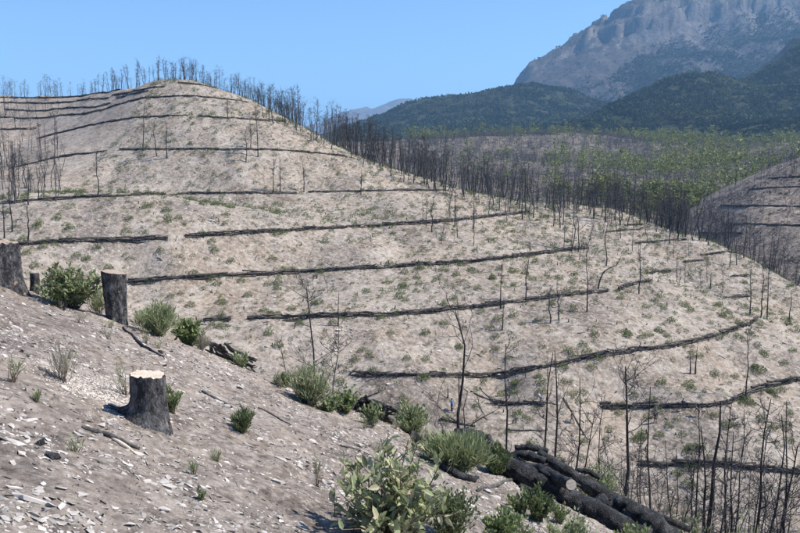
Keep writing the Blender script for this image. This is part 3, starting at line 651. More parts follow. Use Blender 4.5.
rs = np.random.default_rng(88)
for k in range(18):
    u = rs.uniform(575, 805) if k < 6 else rs.uniform(655, 808)
    tree_near(NEAR, u, rs.uniform(24, 36), rs.uniform(425, 500), ['crooked', 'pine', 'pole'][k % 3], rs.uniform(.03, .055), 'thin leaning burnt stem in the tangled thicket at the lower right corner', 'thin stems of the lower right thicket', rs.uniform(.02, .16), 300 + k)
HT = [(143, 151, 101, 'pole', 'straight burnt pole standing on the level barrier below the hilltop'),
      (97, 196, 154, 'crooked', 'lone leaning snag with a forked top above the straight left barrier'),
      (157, 156, 124, 'crooked', 'bent burnt sapling right of the straight pole below the hilltop'),
      (167, 158, 121, 'pole', 'thin straight snag second right of the straight pole below the hilltop'),
      (228, 119, 99, 'pole', 'short burnt post under the summit right side'),
      (246, 162, 126, 'crooked', 'twiggy burnt tree on the level barrier near the tallest hilltop snag'),
      (258, 157, 92, 'pine', 'tallest snag on the upper slope, crossing the skyline'),
      (251, 149, 121, 'pole', 'slim burnt pole between the twiggy tree and the tallest upper snag'),
      (41, 161, 124, 'pole', 'leaning burnt pole above the rising left barrier'),
      (55, 164, 112, 'pole', 'upright burnt pole right of the leaning pole at upper left'),
      (14, 176, 140, 'pole', 'leaning burnt pole at the left edge above the straight barrier'),
      (12, 232, 186, 'pole', 'steeply leaning burnt pole behind the leftmost stump'),
      (4, 240, 195, 'pole', 'thin burnt pole at the very left edge behind the leftmost stump'),
      (28, 243, 196, 'crooked', 'small forked burnt tree beside the big green bush at left'),
      (273, 193, 158, 'pole', 'left one of two close burnt poles on the straight mid barrier'),
      (280, 193, 160, 'pole', 'right one of two close burnt poles on the straight mid barrier'),
      (304, 192, 157, 'pole', 'bent burnt pole at the gap in the straight mid barrier'),
      (361, 195, 168, 'pole', 'burnt pole standing across the straight barrier near the right ridge'),
      (432, 232, 196, 'crooked', 'small crooked burnt tree below the barrier that enters the ridge trees'),
      (455, 226, 190, 'pole', 'straight burnt pole right of the small crooked tree below the ridge'),
      (473, 229, 193, 'pole', 'thin burnt pole second right of the small crooked tree below the ridge'),
      (501, 309, 264, 'pole', 'slim burnt pole standing above the long mid barrier, left of a taller one'),
      (526, 302, 243, 'pole', 'taller burnt pole standing on the long mid barrier'),
      (587, 312, 243, 'pine', 'tall twiggy burnt pole below the long mid barrier, right of centre'),
      (639, 294, 236, 'pine', 'straight burnt pole rising from the stepped barrier on the right spur'),
      (571, 251, 193, 'crooked', 'big dark forked tree at the end of the barrier, right ridge'),
      (578, 252, 200, 'crooked', 'dark leaning tree touching the big forked tree at the right ridge'),
      (606, 266, 210, 'crooked', 'zigzag burnt tree on the right spur right of the big forked tree'),
      (550, 323, 288, 'crooked', 'small burnt tree with spread limbs below the long mid barrier'),
      (559, 320, 284, 'crooked', 'small burnt tree right beside the spread limb one below the mid barrier'),
      (710, 289, 273, 'stub', 'lone small snag with a dark shadow on the right spur'),
      (750, 315, 259, 'pole', 'left one of three tall dark trunks at the right end of the very long barrier'),
      (761, 317, 256, 'pole', 'middle one of three tall dark trunks at the right end of the very long barrier'),
      (767, 319, 258, 'pole', 'right one of three tall dark trunks at the right end of the very long barrier'),
      (789, 322, 290, 'stub', 'white footed burnt stem on the right slope near the edge'),
      (744, 400, 333, 'crooked', 'lone forked burnt tree standing on the bend of the thick barrier'),
      (695, 374, 346, 'stub', 'right stem of a pair of broken burnt trunks, pale at its foot'),
      (690, 374, 353, 'stub', 'left shorter stem of a pair of broken burnt trunks'),
      (338, 326, 291, 'stub', 'crooked broken snag on the long mid barrier at centre'),
      (448, 398, 386, 'stub', 'small black pointed snag above the worker in blue'),
      (502, 330, 300, 'pole', 'thin burnt stem under the long mid barrier at centre'),
      (246, 375, 352, 'pole', 'thin burnt stem behind the near slope edge at left centre')]
rr = np.random.default_rng(77)
for k, (u, vb, vt, st, lab) in enumerate(HT):
    b = HILL.hit(u, vb, y0=70); tree_near(HILL, u, b[1], vt, st, 0.13 if b[1] > 150 else 0.115, lab, None, rr.uniform(0, 0.06), 100 + k, b)

# the bowed sapling on the right spur
b = HILL.hit(598, 289, y0=70); e = empty('burnt_tree', b, 'burnt sapling bowed over to the right at the end of the long mid barrier', 'tree')
q = [P(598 + du, 289 + dv, b[1]) - b for du, dv in ((0, 1), (1.5, -8), (5, -16), (11, -21), (18, -23), (22, -30), (23, -33))]
m = MB(); m.add(*tube(q, np.linspace(0.16, 0.03, 7), 6, False)); link('trunk', m.mesh('trunk', M_BARK, True), e)
m = MB()
for k in range(8):
    p0 = q[3 + k % 4]; d = rr.normal(0, 0.7, 3); m.add(*tube([p0, p0 + d * .6, p0 + d + [0, 0, .3]], [.04, .03, .012], 3, False))
tag(link('branches', m.mesh('branches', M_TWIG), e), kind='stuff')

# the ridge stand: sampled on the ground around the crest line
RG = np.array(ridge)
def ridge_y(x): return np.interp(x, RG[:, 0], RG[:, 1])
cand = []
rng = np.random.default_rng(31)
def sample(n, x0, x1, o0, o1, dens=None):
    x = rng.uniform(x0, x1, n); y = ridge_y(x) + rng.uniform(o0, o1, n); z = HILL.h(x, y)
    if dens is not None:
        k = rng.random(n) < dens(x, y); x, y, z = x[k], y[k], z[k]
    return np.stack([x, y, z], 1)
clump = lambda x, y: np.clip(0.5 + 1.3 * noise(x * 0.09 + 4, y * 0.09), 0.03, 1)
G_left = sample(260, -150, -62, 1, 16, clump)
G_top = np.concatenate([sample(150, -66, -34, 1, 14), sample(80, -50, -30, -1, 8)])
G_ridge = np.concatenate([sample(680, -34, 78, -5, 26, lambda x, y: clump(x, y) * np.where(x > 35, .30, np.where(x > 12, .65, 1))), sample(560, -24, 78, -14, 20, lambda x, y: clump(x, y) * np.where(x > 35, .30, np.where(x > 12, .65, 1))), sample(90, -40, 20, -24, -4), sample(340, 5, 84, -42, -10, lambda x, y: clump(x, y) * np.clip(1.1 - (ridge_y(x) - y) / 42, .08, 1))])
G_spur = np.concatenate([sample(110, 50, 88, -30, 6, clump), sample(340, 58, 100, -2, 42, clump), sample(170, 66, 92, -22, 4, clump)])
uu = 62 * rng.random(120) ** 1.4; vv = rng.uniform(108, 205, 120)
G_lside = np.array([HILL.hit(a, c, y0=70) for a, c in zip(uu, vv)])
G_slope = np.array([HILL.hit(a, c, y0=70) for a, c in zip(rng.uniform(420, 740, 46), rng.uniform(0, 1, 46)) for c in [np.interp(a, [420, 520, 600, 680, 740], [205, 212, 222, 246, 265]) + c * 42]])
cam_groups = [(G_left, 'bare burnt tree on the upper left skyline', 'burnt trees on the left skyline', 60, 6.3),
              (G_top, 'bare burnt tree on the skyline right behind the hilltop', 'burnt trees behind the summit', 45, 5.6),
              (G_lside, 'burnt pole in the thicket at the left edge', 'burnt thicket at the left edge', 30, 6.0),
              (G_ridge, 'burnt tree in the dense dark stand along the right ridge', 'burnt stand along the right ridge', 80, 9.2),
              (G_slope, 'burnt pole on the pale slope below the ridge stand', 'burnt poles below the ridge stand', 25, 5.0),
              (G_spur, 'burnt tree in the grey gully at the right edge', 'burnt stand in the right gully', 0, 9.0)]
rest = MB()
for pts, lab, grp, nind, hh in cam_groups:
    u, v, dp = proj(pts); ok = (u > -15) & (u < 815); pts = pts[ok]; order = np.argsort(pts[:, 1])
    if 'gully' in grp or 'ridge' in grp: order = np.argsort(pts[:, 1] - ridge_y(pts[:, 0]))
    if nind == 0: nind = 28
    for j, k in enumerate(order):
        s = hh / 9.0 * (rng.uniform(0.35, 1.0) if rng.random() < .5 else rng.uniform(.7, 1.4))
        if j < nind:
            o = link('burnt_tree', PROTO[rng.integers(0, 14)][0], None, pts[k]); o.rotation_euler = (rng.normal(0, .05), rng.normal(0, .05), rng.uniform(0, 6.28)); o.scale = (s * 1.1, s * 1.1, s)
            uo = float(proj(pts[k])[0]); third = ', left part' if uo < np.quantile(u[ok], .33) else ', right part' if uo > np.quantile(u[ok], .67) else ', middle part'
            tall = 'tall ' if s * 9 > hh * 1.05 else 'short ' if s * 9 < hh * 0.78 else 'mid-sized '
            tag(o, tall + lab + third, 'tree', grp + ', ' + tall + third[2:])
        else:
            scatter(rest, LOT, pts[k][None], rotmats(np.array([rng.uniform(0, 6.28)]), np.array([rng.uniform(0, 6.28)]), np.array([rng.normal(0, .07)])), np.array([[s * 1.15, s * 1.15, s]]), rng)
tag(link('burnt_woodland', rest.mesh('burnt_woodland', M_TWIG)), 'rest of the dense burnt woodland along and behind the ridge', 'burnt trees', kind='stuff')

# ------------------------------------------------------------------ hill shrubs, stones and charred debris
def blades(rng, n, rad, h, ll, lw, up=0.5):
    """a loose tuft of leaf-sized triangles filling a low dome"""
    a = rng.uniform(0, 6.28, n); r = rad * np.sqrt(rng.random(n)); z = h * rng.random(n) * np.sqrt(np.clip(1.05 - (r / rad) ** 2, 0, 1))
    c = np.stack([r * np.cos(a), r * np.sin(a), z], 1)
    d = rng.normal(0, 1, (n, 3)); d[:, 2] = np.abs(d[:, 2]) + up; d[:, :2] += c[:, :2] / rad; d /= np.linalg.norm(d, axis=1)[:, None]
    w = np.cross(d, rng.normal(0, 1, (n, 3))); w /= np.linalg.norm(w, axis=1)[:, None]
    L = (ll * rng.uniform(0.6, 1.3, n))[:, None]; W = (lw * rng.uniform(0.6, 1.3, n))[:, None]
    V = np.stack([c - w * W * 0.3, c + d * L * 0.5 + w * W, c + d * L, c + d * L * 0.5 - w * W], 1).reshape(-1, 3)
    i = np.arange(n)[:, None] * 4
    return V, np.concatenate([i + [0, 1, 2], i + [0, 2, 3]])
TUFT = []
for k in range(8):
    rg = np.random.default_rng(500 + k); TUFT.append(blades(rg, 260, 0.42, 0.62, 0.10, 0.034, 0.45))
TUFTM = [mesh_np('shrub', V, T, M_TUFT) for V, T in TUFT]
rng = np.random.default_rng(41)
def hill_visible(p):
    u, v, d = proj(p); edge = np.interp(u, [0, 110, 200, 300, 430, 560, 640, 700], [262, 318, 350, 392, 448, 498, 533, 560])
    return (u > -5) & (u < 805) & (v < np.minimum(edge, 536))
N = 17000
px = rng.uniform(-75, 92, N); py = rng.uniform(84, 262, N); pz = HILL.h(px, py); hpnt = np.stack([px, py, pz], 1)
dn = np.clip(0.46 + 0.35 * noise(px * 0.05 + 7, py * 0.05) + 0.5 * noise(px * 0.25, py * 0.25), 0.0, 1)
hpnt = hpnt[(rng.random(N) < dn * 0.85) & hill_visible(hpnt) & (py < ridge_y(px) + 3)]
sz = np.clip(rng.lognormal(-0.16, 0.42, len(hpnt)), .35, 1.5) * np.where(hpnt[:, 1] > 190, 1.1, 1.0)
big = np.argsort(-sz / hpnt[:, 1])
zones = ['on the hill near the lowest barriers', 'on the middle of the hill', 'on the upper hill', 'near the summit']
for k in big[:280]:
    o = link('shrub', TUFTM[rng.integers(0, 8)], None, hpnt[k] - [0, 0, .05]); s = sz[k]; o.scale = (s * 1.15, s * 1.15, s); o.rotation_euler = (0, 0, rng.uniform(0, 6.28))
    zn = np.searchsorted([112, 150, 195], hpnt[k][1]); uo = float(proj(hpnt[k])[0]); q = ['far left', 'left', 'middle', 'right', 'far right'][int(np.clip(uo / 160, 0, 4))]
    w = ('large ' if s > 1.2 else 'small ' if s < 0.9 else 'mid-sized ')
    tag(o, w + 'rounded green shrub ' + zones[zn] + ', ' + q, 'shrub', w + 'green shrubs ' + zones[zn] + ', ' + q)
m = MB(); k = big[280:]; scatter(m, [blades(np.random.default_rng(570 + q), 64, 0.40, 0.58, 0.13, 0.055, 0.4) for q in range(6)], hpnt[k], rotmats(rng.uniform(0, 6.28, len(k))), sz[k], rng)
N = 12000
px = rng.uniform(-75, 92, N); py = rng.uniform(84, 262, N); sm = np.stack([px, py, HILL.h(px, py)], 1); sm = sm[(rng.random(N) < 0.75 * np.clip(0.5 + noise(px * .1, py * .1), 0, 1)) & (py < ridge_y(px) + 4)]
scatter(m, [blades(np.random.default_rng(560 + k), 16, 0.4, 0.45, 0.2, 0.075, 0.4) for k in range(5)], sm, rotmats(rng.uniform(0, 6.28, len(sm))), rng.lognormal(-0.8, 0.4, len(sm)), rng)
tag(link('low_scrub', m.mesh('low_scrub', M_TUFT)), 'countless tiny green tufts scattered over the whole burnt hill', 'scrub', kind='stuff')

def rock_shape(rng, flat=0.35, n=9):
    import bmesh
    bm = bmesh.new()
    for i in range(n):
        a = rng.normal(0, 1, 3); a /= np.linalg.norm(a); a *= rng.uniform(0.7, 1.0); bm.verts.new((a[0], a[1] * rng.uniform(0.6, 1), a[2] * flat))
    r = bmesh.ops.convex_hull(bm, input=bm.verts); bmesh.ops.delete(bm, geom=[v for v in bm.verts if not v.link_faces], context='VERTS')
    bmesh.ops.triangulate(bm, faces=bm.faces); bm.verts.index_update()
    V = np.array([v.co[:] for v in bm.verts]); T = np.array([[v.index for v in f.verts] for f in bm.faces]); bm.free()
    return V, T
ROCK = [rock_shape(np.random.default_rng(600 + k), 0.5) for k in range(8)]
CHIP = [rock_shape(np.random.default_rng(620 + k), 0.30, 7) for k in range(12)]
SLAB = [rock_shape(np.random.default_rng(640 + k), 0.24, 13) for k in range(14)]
N = 26000
px = rng.uniform(-75, 92, N); py = rng.uniform(84, 262, N); p = np.stack([px, py, HILL.h(px, py)], 1); p = p[(rng.random(N) < np.clip(0.45 + 1.2 * noise(px * 0.07 - 3, py * 0.07), 0.03, 1)) & (py < ridge_y(px) + 4)]
m = MB(); scatter(m, ROCK, p, rotmats(rng.uniform(0, 6.28, len(p))), 0.12 * rng.lognormal(0, 0.55, len(p)), rng)
for u, v, k in [(345, 326, 60), (352, 322, 40), (565, 212, 50), (600, 222, 60), (640, 232, 50), (700, 290, 40), (420, 178, 30), (730, 300, 40), (200, 232, 25), (430, 330, 25), (560, 300, 25), (470, 205, 40), (690, 248, 50)]:
    q = HILL.hit(u, v, y0=70); w = 1.6 + q[1] / 70; xx = q[0] + rng.normal(0, w, k); yy = q[1] + rng.normal(0, w * 1.3, k); scatter(m, ROCK, np.stack([xx, yy, HILL.h(xx, yy)], 1), rotmats(rng.uniform(0, 6.28, k)), .22 * rng.lognormal(0, .5, k), rng)
tag(link('hill_stones', m.mesh('hill_stones', M_HSTONE)), 'pale limestone rubble strewn over the burnt hill', 'stones', kind='stuff')
# black stumps, sticks and charcoal on the hill
N = 1500
px = rng.uniform(-75, 92, N); py = rng.uniform(84, 250, N); p = np.stack([px, py, HILL.h(px, py)], 1); p = p[py < ridge_y(px)]
m = MB()
for q in p:
    if rng.random() < 0.35:
        m.add(*tube([q - [0, 0, .1], q + [rng.normal(0, .08), rng.normal(0, .08), rng.uniform(0.15, 0.7)]], [rng.uniform(.06, .14), .05], 5, True))
    else:
        a = rng.uniform(0, 6.28); d = np.array([math.cos(a), math.sin(a), 0]) * rng.uniform(0.15, 0.7); e0, e1 = q - d, q + d; e0[2] = float(HILL.h(e0[0], e0[1])) + .05; e1[2] = float(HILL.h(e1[0], e1[1])) + rng.uniform(.05, .3)
        m.add(*tube([e0, (e0 + e1) / 2, e1], [.06, .05, .02], 4, False))
tag(link('charred_debris', m.mesh('charred_debris', M_LOG)), 'black sticks and small burnt stubs littering the hill', 'debris', kind='stuff')
# fallen branches around the workers
for k, (u0, v0, u1, v1, r, lab) in enumerate([(440, 420, 475, 427, .14, 'fallen burnt pole lying below the worker in blue'), (470, 392, 505, 402, .10, 'fallen branchy burnt stem lying right of the worker in blue'), (480, 388, 500, 408, .08, 'crossed fallen stem lying over the branchy one right of the worker in blue'),
                                     (563, 398, 585, 436, .12, 'fallen burnt pole lying steeply downhill past the seated worker'), (505, 405, 558, 406, .10, 'fallen pole lying level near the pale worker'), (506, 430, 548, 431, .09, 'thin fallen pole lying on the slope above the charred logs'), (360, 400, 385, 390, .09, 'dead bough lying above the small green bush at centre')]):
    a, c = HILL.hit(u0, v0, y0=70), HILL.hit(u1, v1, y0=70); base = (a + c) / 2; base[2] = float(HILL.h(base[0], base[1]))
    e = empty('fallen_tree', base, lab, 'fallen tree'); t = np.linspace(0, 1, 8); q = a[None] * (1 - t[:, None]) + c[None] * t[:, None]
    q[:, 2] = HILL.h(q[:, 0], q[:, 1]) + r * 0.9; q += rng.normal(0, .05, q.shape); m = MB(); m.add(*tube(q - base, np.linspace(r, r * .5, 8), 6)); link('trunk', m.mesh('trunk', M_LOG, True), e)
    m = MB()
    for j in range(9):
        i = rng.integers(2, 8); d = rng.normal(0, .5, 3); d[2] = abs(d[2]); m.add(*tube([q[i] - base, q[i] - base + d * .6, q[i] - base + d * 1.2 + [0, 0, .15]], [.035, .03, .012], 3, False))
    tag(link('branches', m.mesh('branches', M_TWIG), e), kind='stuff')

# right hill: grey scrub and stones
N = 2600; px = rng.uniform(85, 200, N); py = rng.uniform(215, 325, N); p = np.stack([px, py, RH.h(px, py)], 1)
SMALL = [blades(np.random.default_rng(580 + k), 30, 0.5, 0.6, 0.3, 0.075, 0.5) for k in range(6)]
m = MB(); scatter(m, SMALL, p, rotmats(rng.uniform(0, 6.28, N)), rng.lognormal(-0.3, 0.35, N), rng)
tag(link('grey_scrub', m.mesh('grey_scrub', M_TWIG)), 'burnt grey scrub covering the hill at the right edge', 'scrub', kind='stuff')
m = MB(); k = 520; px = rng.uniform(80, 190, k); py = rng.uniform(215, 330, k); p = np.stack([px, py, RH.h(px, py)], 1)
scatter(m, LOT[:6], p, rotmats(rng.uniform(0, 6.28, k)), rng.uniform(.3, .7, k), rng)
k = 130; px = rng.uniform(100, 200, k); py = rng.uniform(305, 335, k); p = np.stack([px, py, RH.h(px, py)], 1); scatter(m, LOT, p, rotmats(rng.uniform(0, 6.28, k)), rng.uniform(.5, .8, k), rng)
tag(link('burnt_thicket', m.mesh('burnt_thicket', M_TWIG)), 'grey burnt thicket on the flank of the hill at the right edge', 'burnt trees', kind='stuff')

# ------------------------------------------------------------------ valley woodland
def pine_shape(rng, n_cl=14, per=16, h=8.0, rad=2.3):
    mb = MB()
    for i in range(n_cl):
        f = rng.uniform(0.28, 1.0); rr_ = rad * (1.25 - f) ** 0.7 * rng.uniform(0.3, 1.0); a = rng.uniform(0, 6.28)
        V, T = blades(rng, per, 0.95, 1.0, 0.8, 0.30, 0.2); mb.add(V + [rr_ * math.cos(a), rr_ * math.sin(a), f * h - 0.5], T)
    return mb.get()
PINE = [pine_shape(np.random.default_rng(700 + k)) for k in range(8)]
PINEM = [mesh_np('crown', V, T, M_PINE) for V, T in PINE]
tm = MB(); tm.add(*tube([(0, 0, -.4), (.05, 0, 3), (0, .1, 7.2)], [.17, .13, .04], 5, False)); PTR = tm.mesh('trunk', M_STEM, True)
rng = np.random.default_rng(43)
N = 26000; px = rng.uniform(-40, 560, N); py = rng.uniform(300, 985, N); pz = VAL.h(px, py); p = np.stack([px, py, pz], 1); u, v, _ = proj(p)
keep = (u > 405) & (u < 812); p, u, v = p[keep], u[keep], v[keep]
rid = np.interp(u, [400, 500, 560, 620, 680, 730, 800], [160, 190, 200, 208, 230, 245, 280]); ok = v < rid + 6; p, u, v = p[ok], u[ok], v[ok]
cl = 0.45 + 1.5 * fbm(p[:, 0] * 0.011 + 3, p[:, 1] * 0.011, 3)
green = np.clip((u - 535) / 170, 0.05, 1) * np.clip((v - 138) / 25, 0.35, 1) * np.clip(cl * 1.5, 0, 1) * 0.75 + 0.6 * (p[:, 1] > 880) * np.clip(cl, 0, 1)
area = np.clip(p[:, 1] / 500, 0.4, 1.4)
rn = rng.random(len(p)); isg = rn < green * 0.62; isb = (~isg) & (rng.random(len(p)) < 0.30 * np.clip(1.15 - 0.7 * cl, 0.1, 1) + 0.12)
gp = p[isg]; o_ = np.argsort(gp[:, 1]); gp = gp[o_]
for k in range(min(150, len(gp))):
    e = empty('pine_tree', gp[k], 'x', 'tree', 'x'); s = rng.uniform(.9, 1.7); w = 'tall ' if s > 1.4 else 'small ' if s < 1.1 else 'mid-sized '; q = ['left', 'middle', 'right'][int(np.clip((float(proj(gp[k])[0]) - 600) / 67, 0, 2))] + (', lower edge' if k < 75 else ', higher up'); e['label'] = w + 'green pine at the near side of the valley, ' + q; e['group'] = w + 'green pines in the valley, ' + q; e.scale = (s, s, s * rng.uniform(.9, 1.15)); e.rotation_euler = (0, 0, rng.uniform(0, 6.28))
    link('crown', PINEM[rng.integers(0, 8)], e); link('trunk', PTR, e)
m = MB(); g2 = gp[150:]; scatter(m, [pine_shape(np.random.default_rng(730 + k), 10, 7, 8.0, 2.7) for k in range(6)], g2, rotmats(rng.uniform(0, 6.28, len(g2))), rng.lognormal(.22, .25, len(g2)), rng)
tag(link('valley_pinewood', m.mesh('valley_pinewood', M_PINE)), 'far part of the green pinewood in the valley', 'pinewood', kind='stuff')
def grey_crown(rg):
    m_ = MB(); m_.add(*tube([(0, 0, -.3), (rg.normal(0, .1), 0, 3), (rg.normal(0, .2), 0, 7)], [.11, .09, .03], 3, False)); n = 75
    a = rg.uniform(0, 6.28, n); z = rg.uniform(2.2, 7.6, n); r = rg.uniform(.2, 1.5, n) * np.sqrt(np.clip(1.2 - abs(z - 5) / 3.4, .1, 1)); c = np.stack([r * np.cos(a), r * np.sin(a), z], 1)
    d = c * [1, 1, 0] + rg.normal(0, .6, (n, 3)) + [0, 0, .8]; d /= np.linalg.norm(d, axis=1)[:, None]; w = np.cross(d, rg.normal(0, 1, (n, 3))); w /= np.linalg.norm(w, axis=1)[:, None]; L = rg.uniform(.6, 1.5, n)[:, None]
    m_.add(np.stack([c - w * .042, c + w * .042, c + d * L], 1).reshape(-1, 3), np.arange(3 * n).reshape(-1, 3)); return m_.get()
m = MB(); b2 = p[isb]; scatter(m, [grey_crown(np.random.default_rng(790 + k)) for k in range(10)], b2, rotmats(rng.uniform(0, 6.28, len(b2))), np.stack([rng.uniform(1.1, 1.8, len(b2))] * 2 + [rng.uniform(.6, 1.1, len(b2))], 1), rng)
M_GREYTREE = charred('grey_burnt_trees', (0.105, 0.095, 0.09), (0.22, 0.195, 0.185), s=0.3, coord='pos')
tag(link('valley_burnt_wood', m.mesh('valley_burnt_wood', M_GREYTREE)), 'grey burnt woodland spread through the valley', 'burnt trees', kind='stuff')
N = 3600; k = rng.integers(0, len(p), N); q = p[k] + np.stack([rng.normal(0, 4, N), rng.normal(0, 4, N), np.zeros(N)], 1); q[:, 2] = VAL.h(q[:, 0], q[:, 1])
m = MB(); scatter(m, SMALL, q, rotmats(rng.uniform(0, 6.28, N)), rng.uniform(1.0, 2.6, N), rng)
tag(link('valley_scrub', m.mesh('valley_scrub', M_TUFT)), 'low scrub between the valley trees', 'scrub', kind='stuff')

# far forests: thousands of crowns
def crown_blob(rng):
    V, T = blades(rng, 5, .75, 1.4, 1.35, .62, .25); return V, T
    V = np.array([[1, 0, 0], [0, 1, 0], [-1, 0, 0], [0, -1, 0], [0, 0, 1.15], [0, 0, -.6]]) * rng.uniform(.7, 1.15, (6, 1)) + rng.normal(0, .1, (6, 3)); V[:, 2] += .5; T = np.array([[0, 1, 4], [1, 2, 4], [2, 3, 4], [3, 0, 4], [1, 0, 5], [2, 1, 5], [3, 2, 5], [0, 3, 5]]); return V, T
    g = (1 + 5 ** .5) / 2; V = np.array([[-1, g, 0], [1, g, 0], [-1, -g, 0], [1, -g, 0], [0, -1, g], [0, 1, g], [0, -1, -g], [0, 1, -g], [g, 0, -1], [g, 0, 1], [-g, 0, -1], [-g, 0, 1]]) / 1.9
    T = np.array([[0, 11, 5], [0, 5, 1], [0, 1, 7], [0, 7, 10], [0, 10, 11], [1, 5, 9], [5, 11, 4], [11, 10, 2], [10, 7, 6], [7, 1, 8], [3, 9, 4], [3, 4, 2], [3, 2, 6], [3, 6, 8], [3, 8, 9], [4, 9, 5], [2, 4, 11], [6, 2, 10], [8, 6, 7], [9, 8, 1]])
    V = V * rng.uniform(.75, 1.25, (12, 1)) * [1, 1, 1.2]; V[:, 2] += 0.75; return V, T
BLOB = [crown_blob(np.random.default_rng(760 + k)) for k in range(8)]
def forest(name, sheet, n, xr, yr, size, dens, label):
    x = rng.uniform(*xr, n); y = rng.uniform(*yr, n); q = np.stack([x, y, sheet.h(x, y)], 1); u, v, _ = proj(q); k = (u > 335) & (u < 825) & (v > -20) & (rng.random(n) < dens(q, u, v)); q = q[k]
    m = MB(); scatter(m, BLOB, q, rotmats(rng.uniform(0, 6.28, len(q))), size * np.clip(rng.lognormal(0, 0.45, len(q)), .35, 2.0), rng); tag(link(name, m.mesh(name, M_FARTREE, True)), label, 'forest', kind='stuff')
forest('hill_forest', FH, 100000, (-620, 900), (1300, 2320), 2.25, lambda q, u, v: np.clip(0.75 + 0.9 * fbm(q[:, 0] * .026, q[:, 1] * .026, 3) * 2.2, 0.02, 1) * np.where((v < 104) & (u > 415) & (u < 480), 0.5, 1), 'dense dark pine forest covering the hill left of the rocky mountain')
forest('spur_forest', SPUR, 62000, (130, 1050), (1060, 1860), 2.0, lambda q, u, v: np.clip(0.8 + 0.9 * fbm(q[:, 0] * .03, q[:, 1] * .03, 3) * 2.2, 0.03, 1), 'dark pine forest on the spur in front of the rocky mountain')
forest('mountain_forest', MT, 75000, (260, 2000), (2350, 3500), 3.0, lambda q, u, v: np.clip((v - np.interp(u, [520, 600, 660, 800], [88, 80, 36, -6])) / 14, 0.02, 1) * np.clip(0.55 + 1.2 * fbm(q[:, 0] * .005, q[:, 1] * .005, 3), 0.05, 1), 'scattered trees climbing the lower slopes of the rocky mountain')

# ------------------------------------------------------------------ near slope: gravel and stones
rng = np.random.default_rng(44)
def trail(x, y):
    """1 on the worn dusty strips, 0 off them"""
    u, v, _ = proj(np.stack([x, y, NEAR.h(x, y)], -1))
    def band(pts, w): 
        pu, pv = zip(*pts); return np.exp(-((v - np.interp(u, pu, pv)) / w) ** 2) * ((u > pu[0] - 15) & (u < pu[-1] + 15))
    return np.clip(band([(0, 288), (60, 322), (120, 365), (180, 395)], 14) + band([(160, 452), (240, 470), (300, 492), (360, 533)], 24) * 0.9, 0, 1)
N = 170000
py = rng.uniform(2.6, 13.6, N) ** 1.0; px = (rng.uniform(-30, 720, N) - 400) / F * py * 1.02
cl = np.clip(0.42 + 1.0 * fbm(px * 0.9, py * 0.9, 3), 0.02, 1) * (1 - 0.86 * trail(px, py))
k = rng.random(N) < cl * (0.4 + 0.6 * py / 13.6) * 0.98; px, py = px[k], py[k]
p = np.stack([px, py, NEAR.h(px, py) - .002], 1); Mx = basis(NEAR.normal(px, py, 0.1)) @ rotmats(rng.uniform(0, 6.28, len(px)), rng.uniform(0, 6.28, len(px)), rng.normal(0, 0.34, len(px)))
m = MB(); scatter(m, CHIP, p, Mx, 0.0165 * np.clip(rng.lognormal(0, 0.62, len(px)), .3, 3.2), rng)
tag(link('gravel', m.mesh('gravel', M_GRAVEL)), 'pale limestone chips and gravel covering the near slope', 'gravel', kind='stuff')
# bark flakes, charcoal and twigs
N = 7000; py = rng.uniform(2.8, 13.4, N); px = (rng.uniform(-20, 640, N) - 400) / F * py; k = rng.random(N) < (0.4 + noise(px * 1.3, py * 1.3)) * (1 - .8 * trail(px, py)); px, py = px[k], py[k]
p = np.stack([px, py, NEAR.h(px, py) + .004], 1); Mx = basis(NEAR.normal(px, py, 0.1)) @ rotmats(rng.uniform(0, 6.28, len(px)), rng.uniform(0, 6.28, len(px)), rng.normal(0, 0.2, len(px)))
sc = np.stack([np.clip(rng.lognormal(-3.6, .5, len(px)), 0, .07), rng.uniform(.004, .010, len(px)), rng.uniform(.008, .02, len(px))], 1)
m = MB(); scatter(m, CHIP, p, Mx, sc, rng); tag(link('bark_litter', m.mesh('bark_litter', charred('litter', (.03, .028, .026), (.16, .13, .11), s=9, stretch=None, coord='pos'))), 'dark bark flakes and twigs littering the near slope', 'litter', kind='stuff')

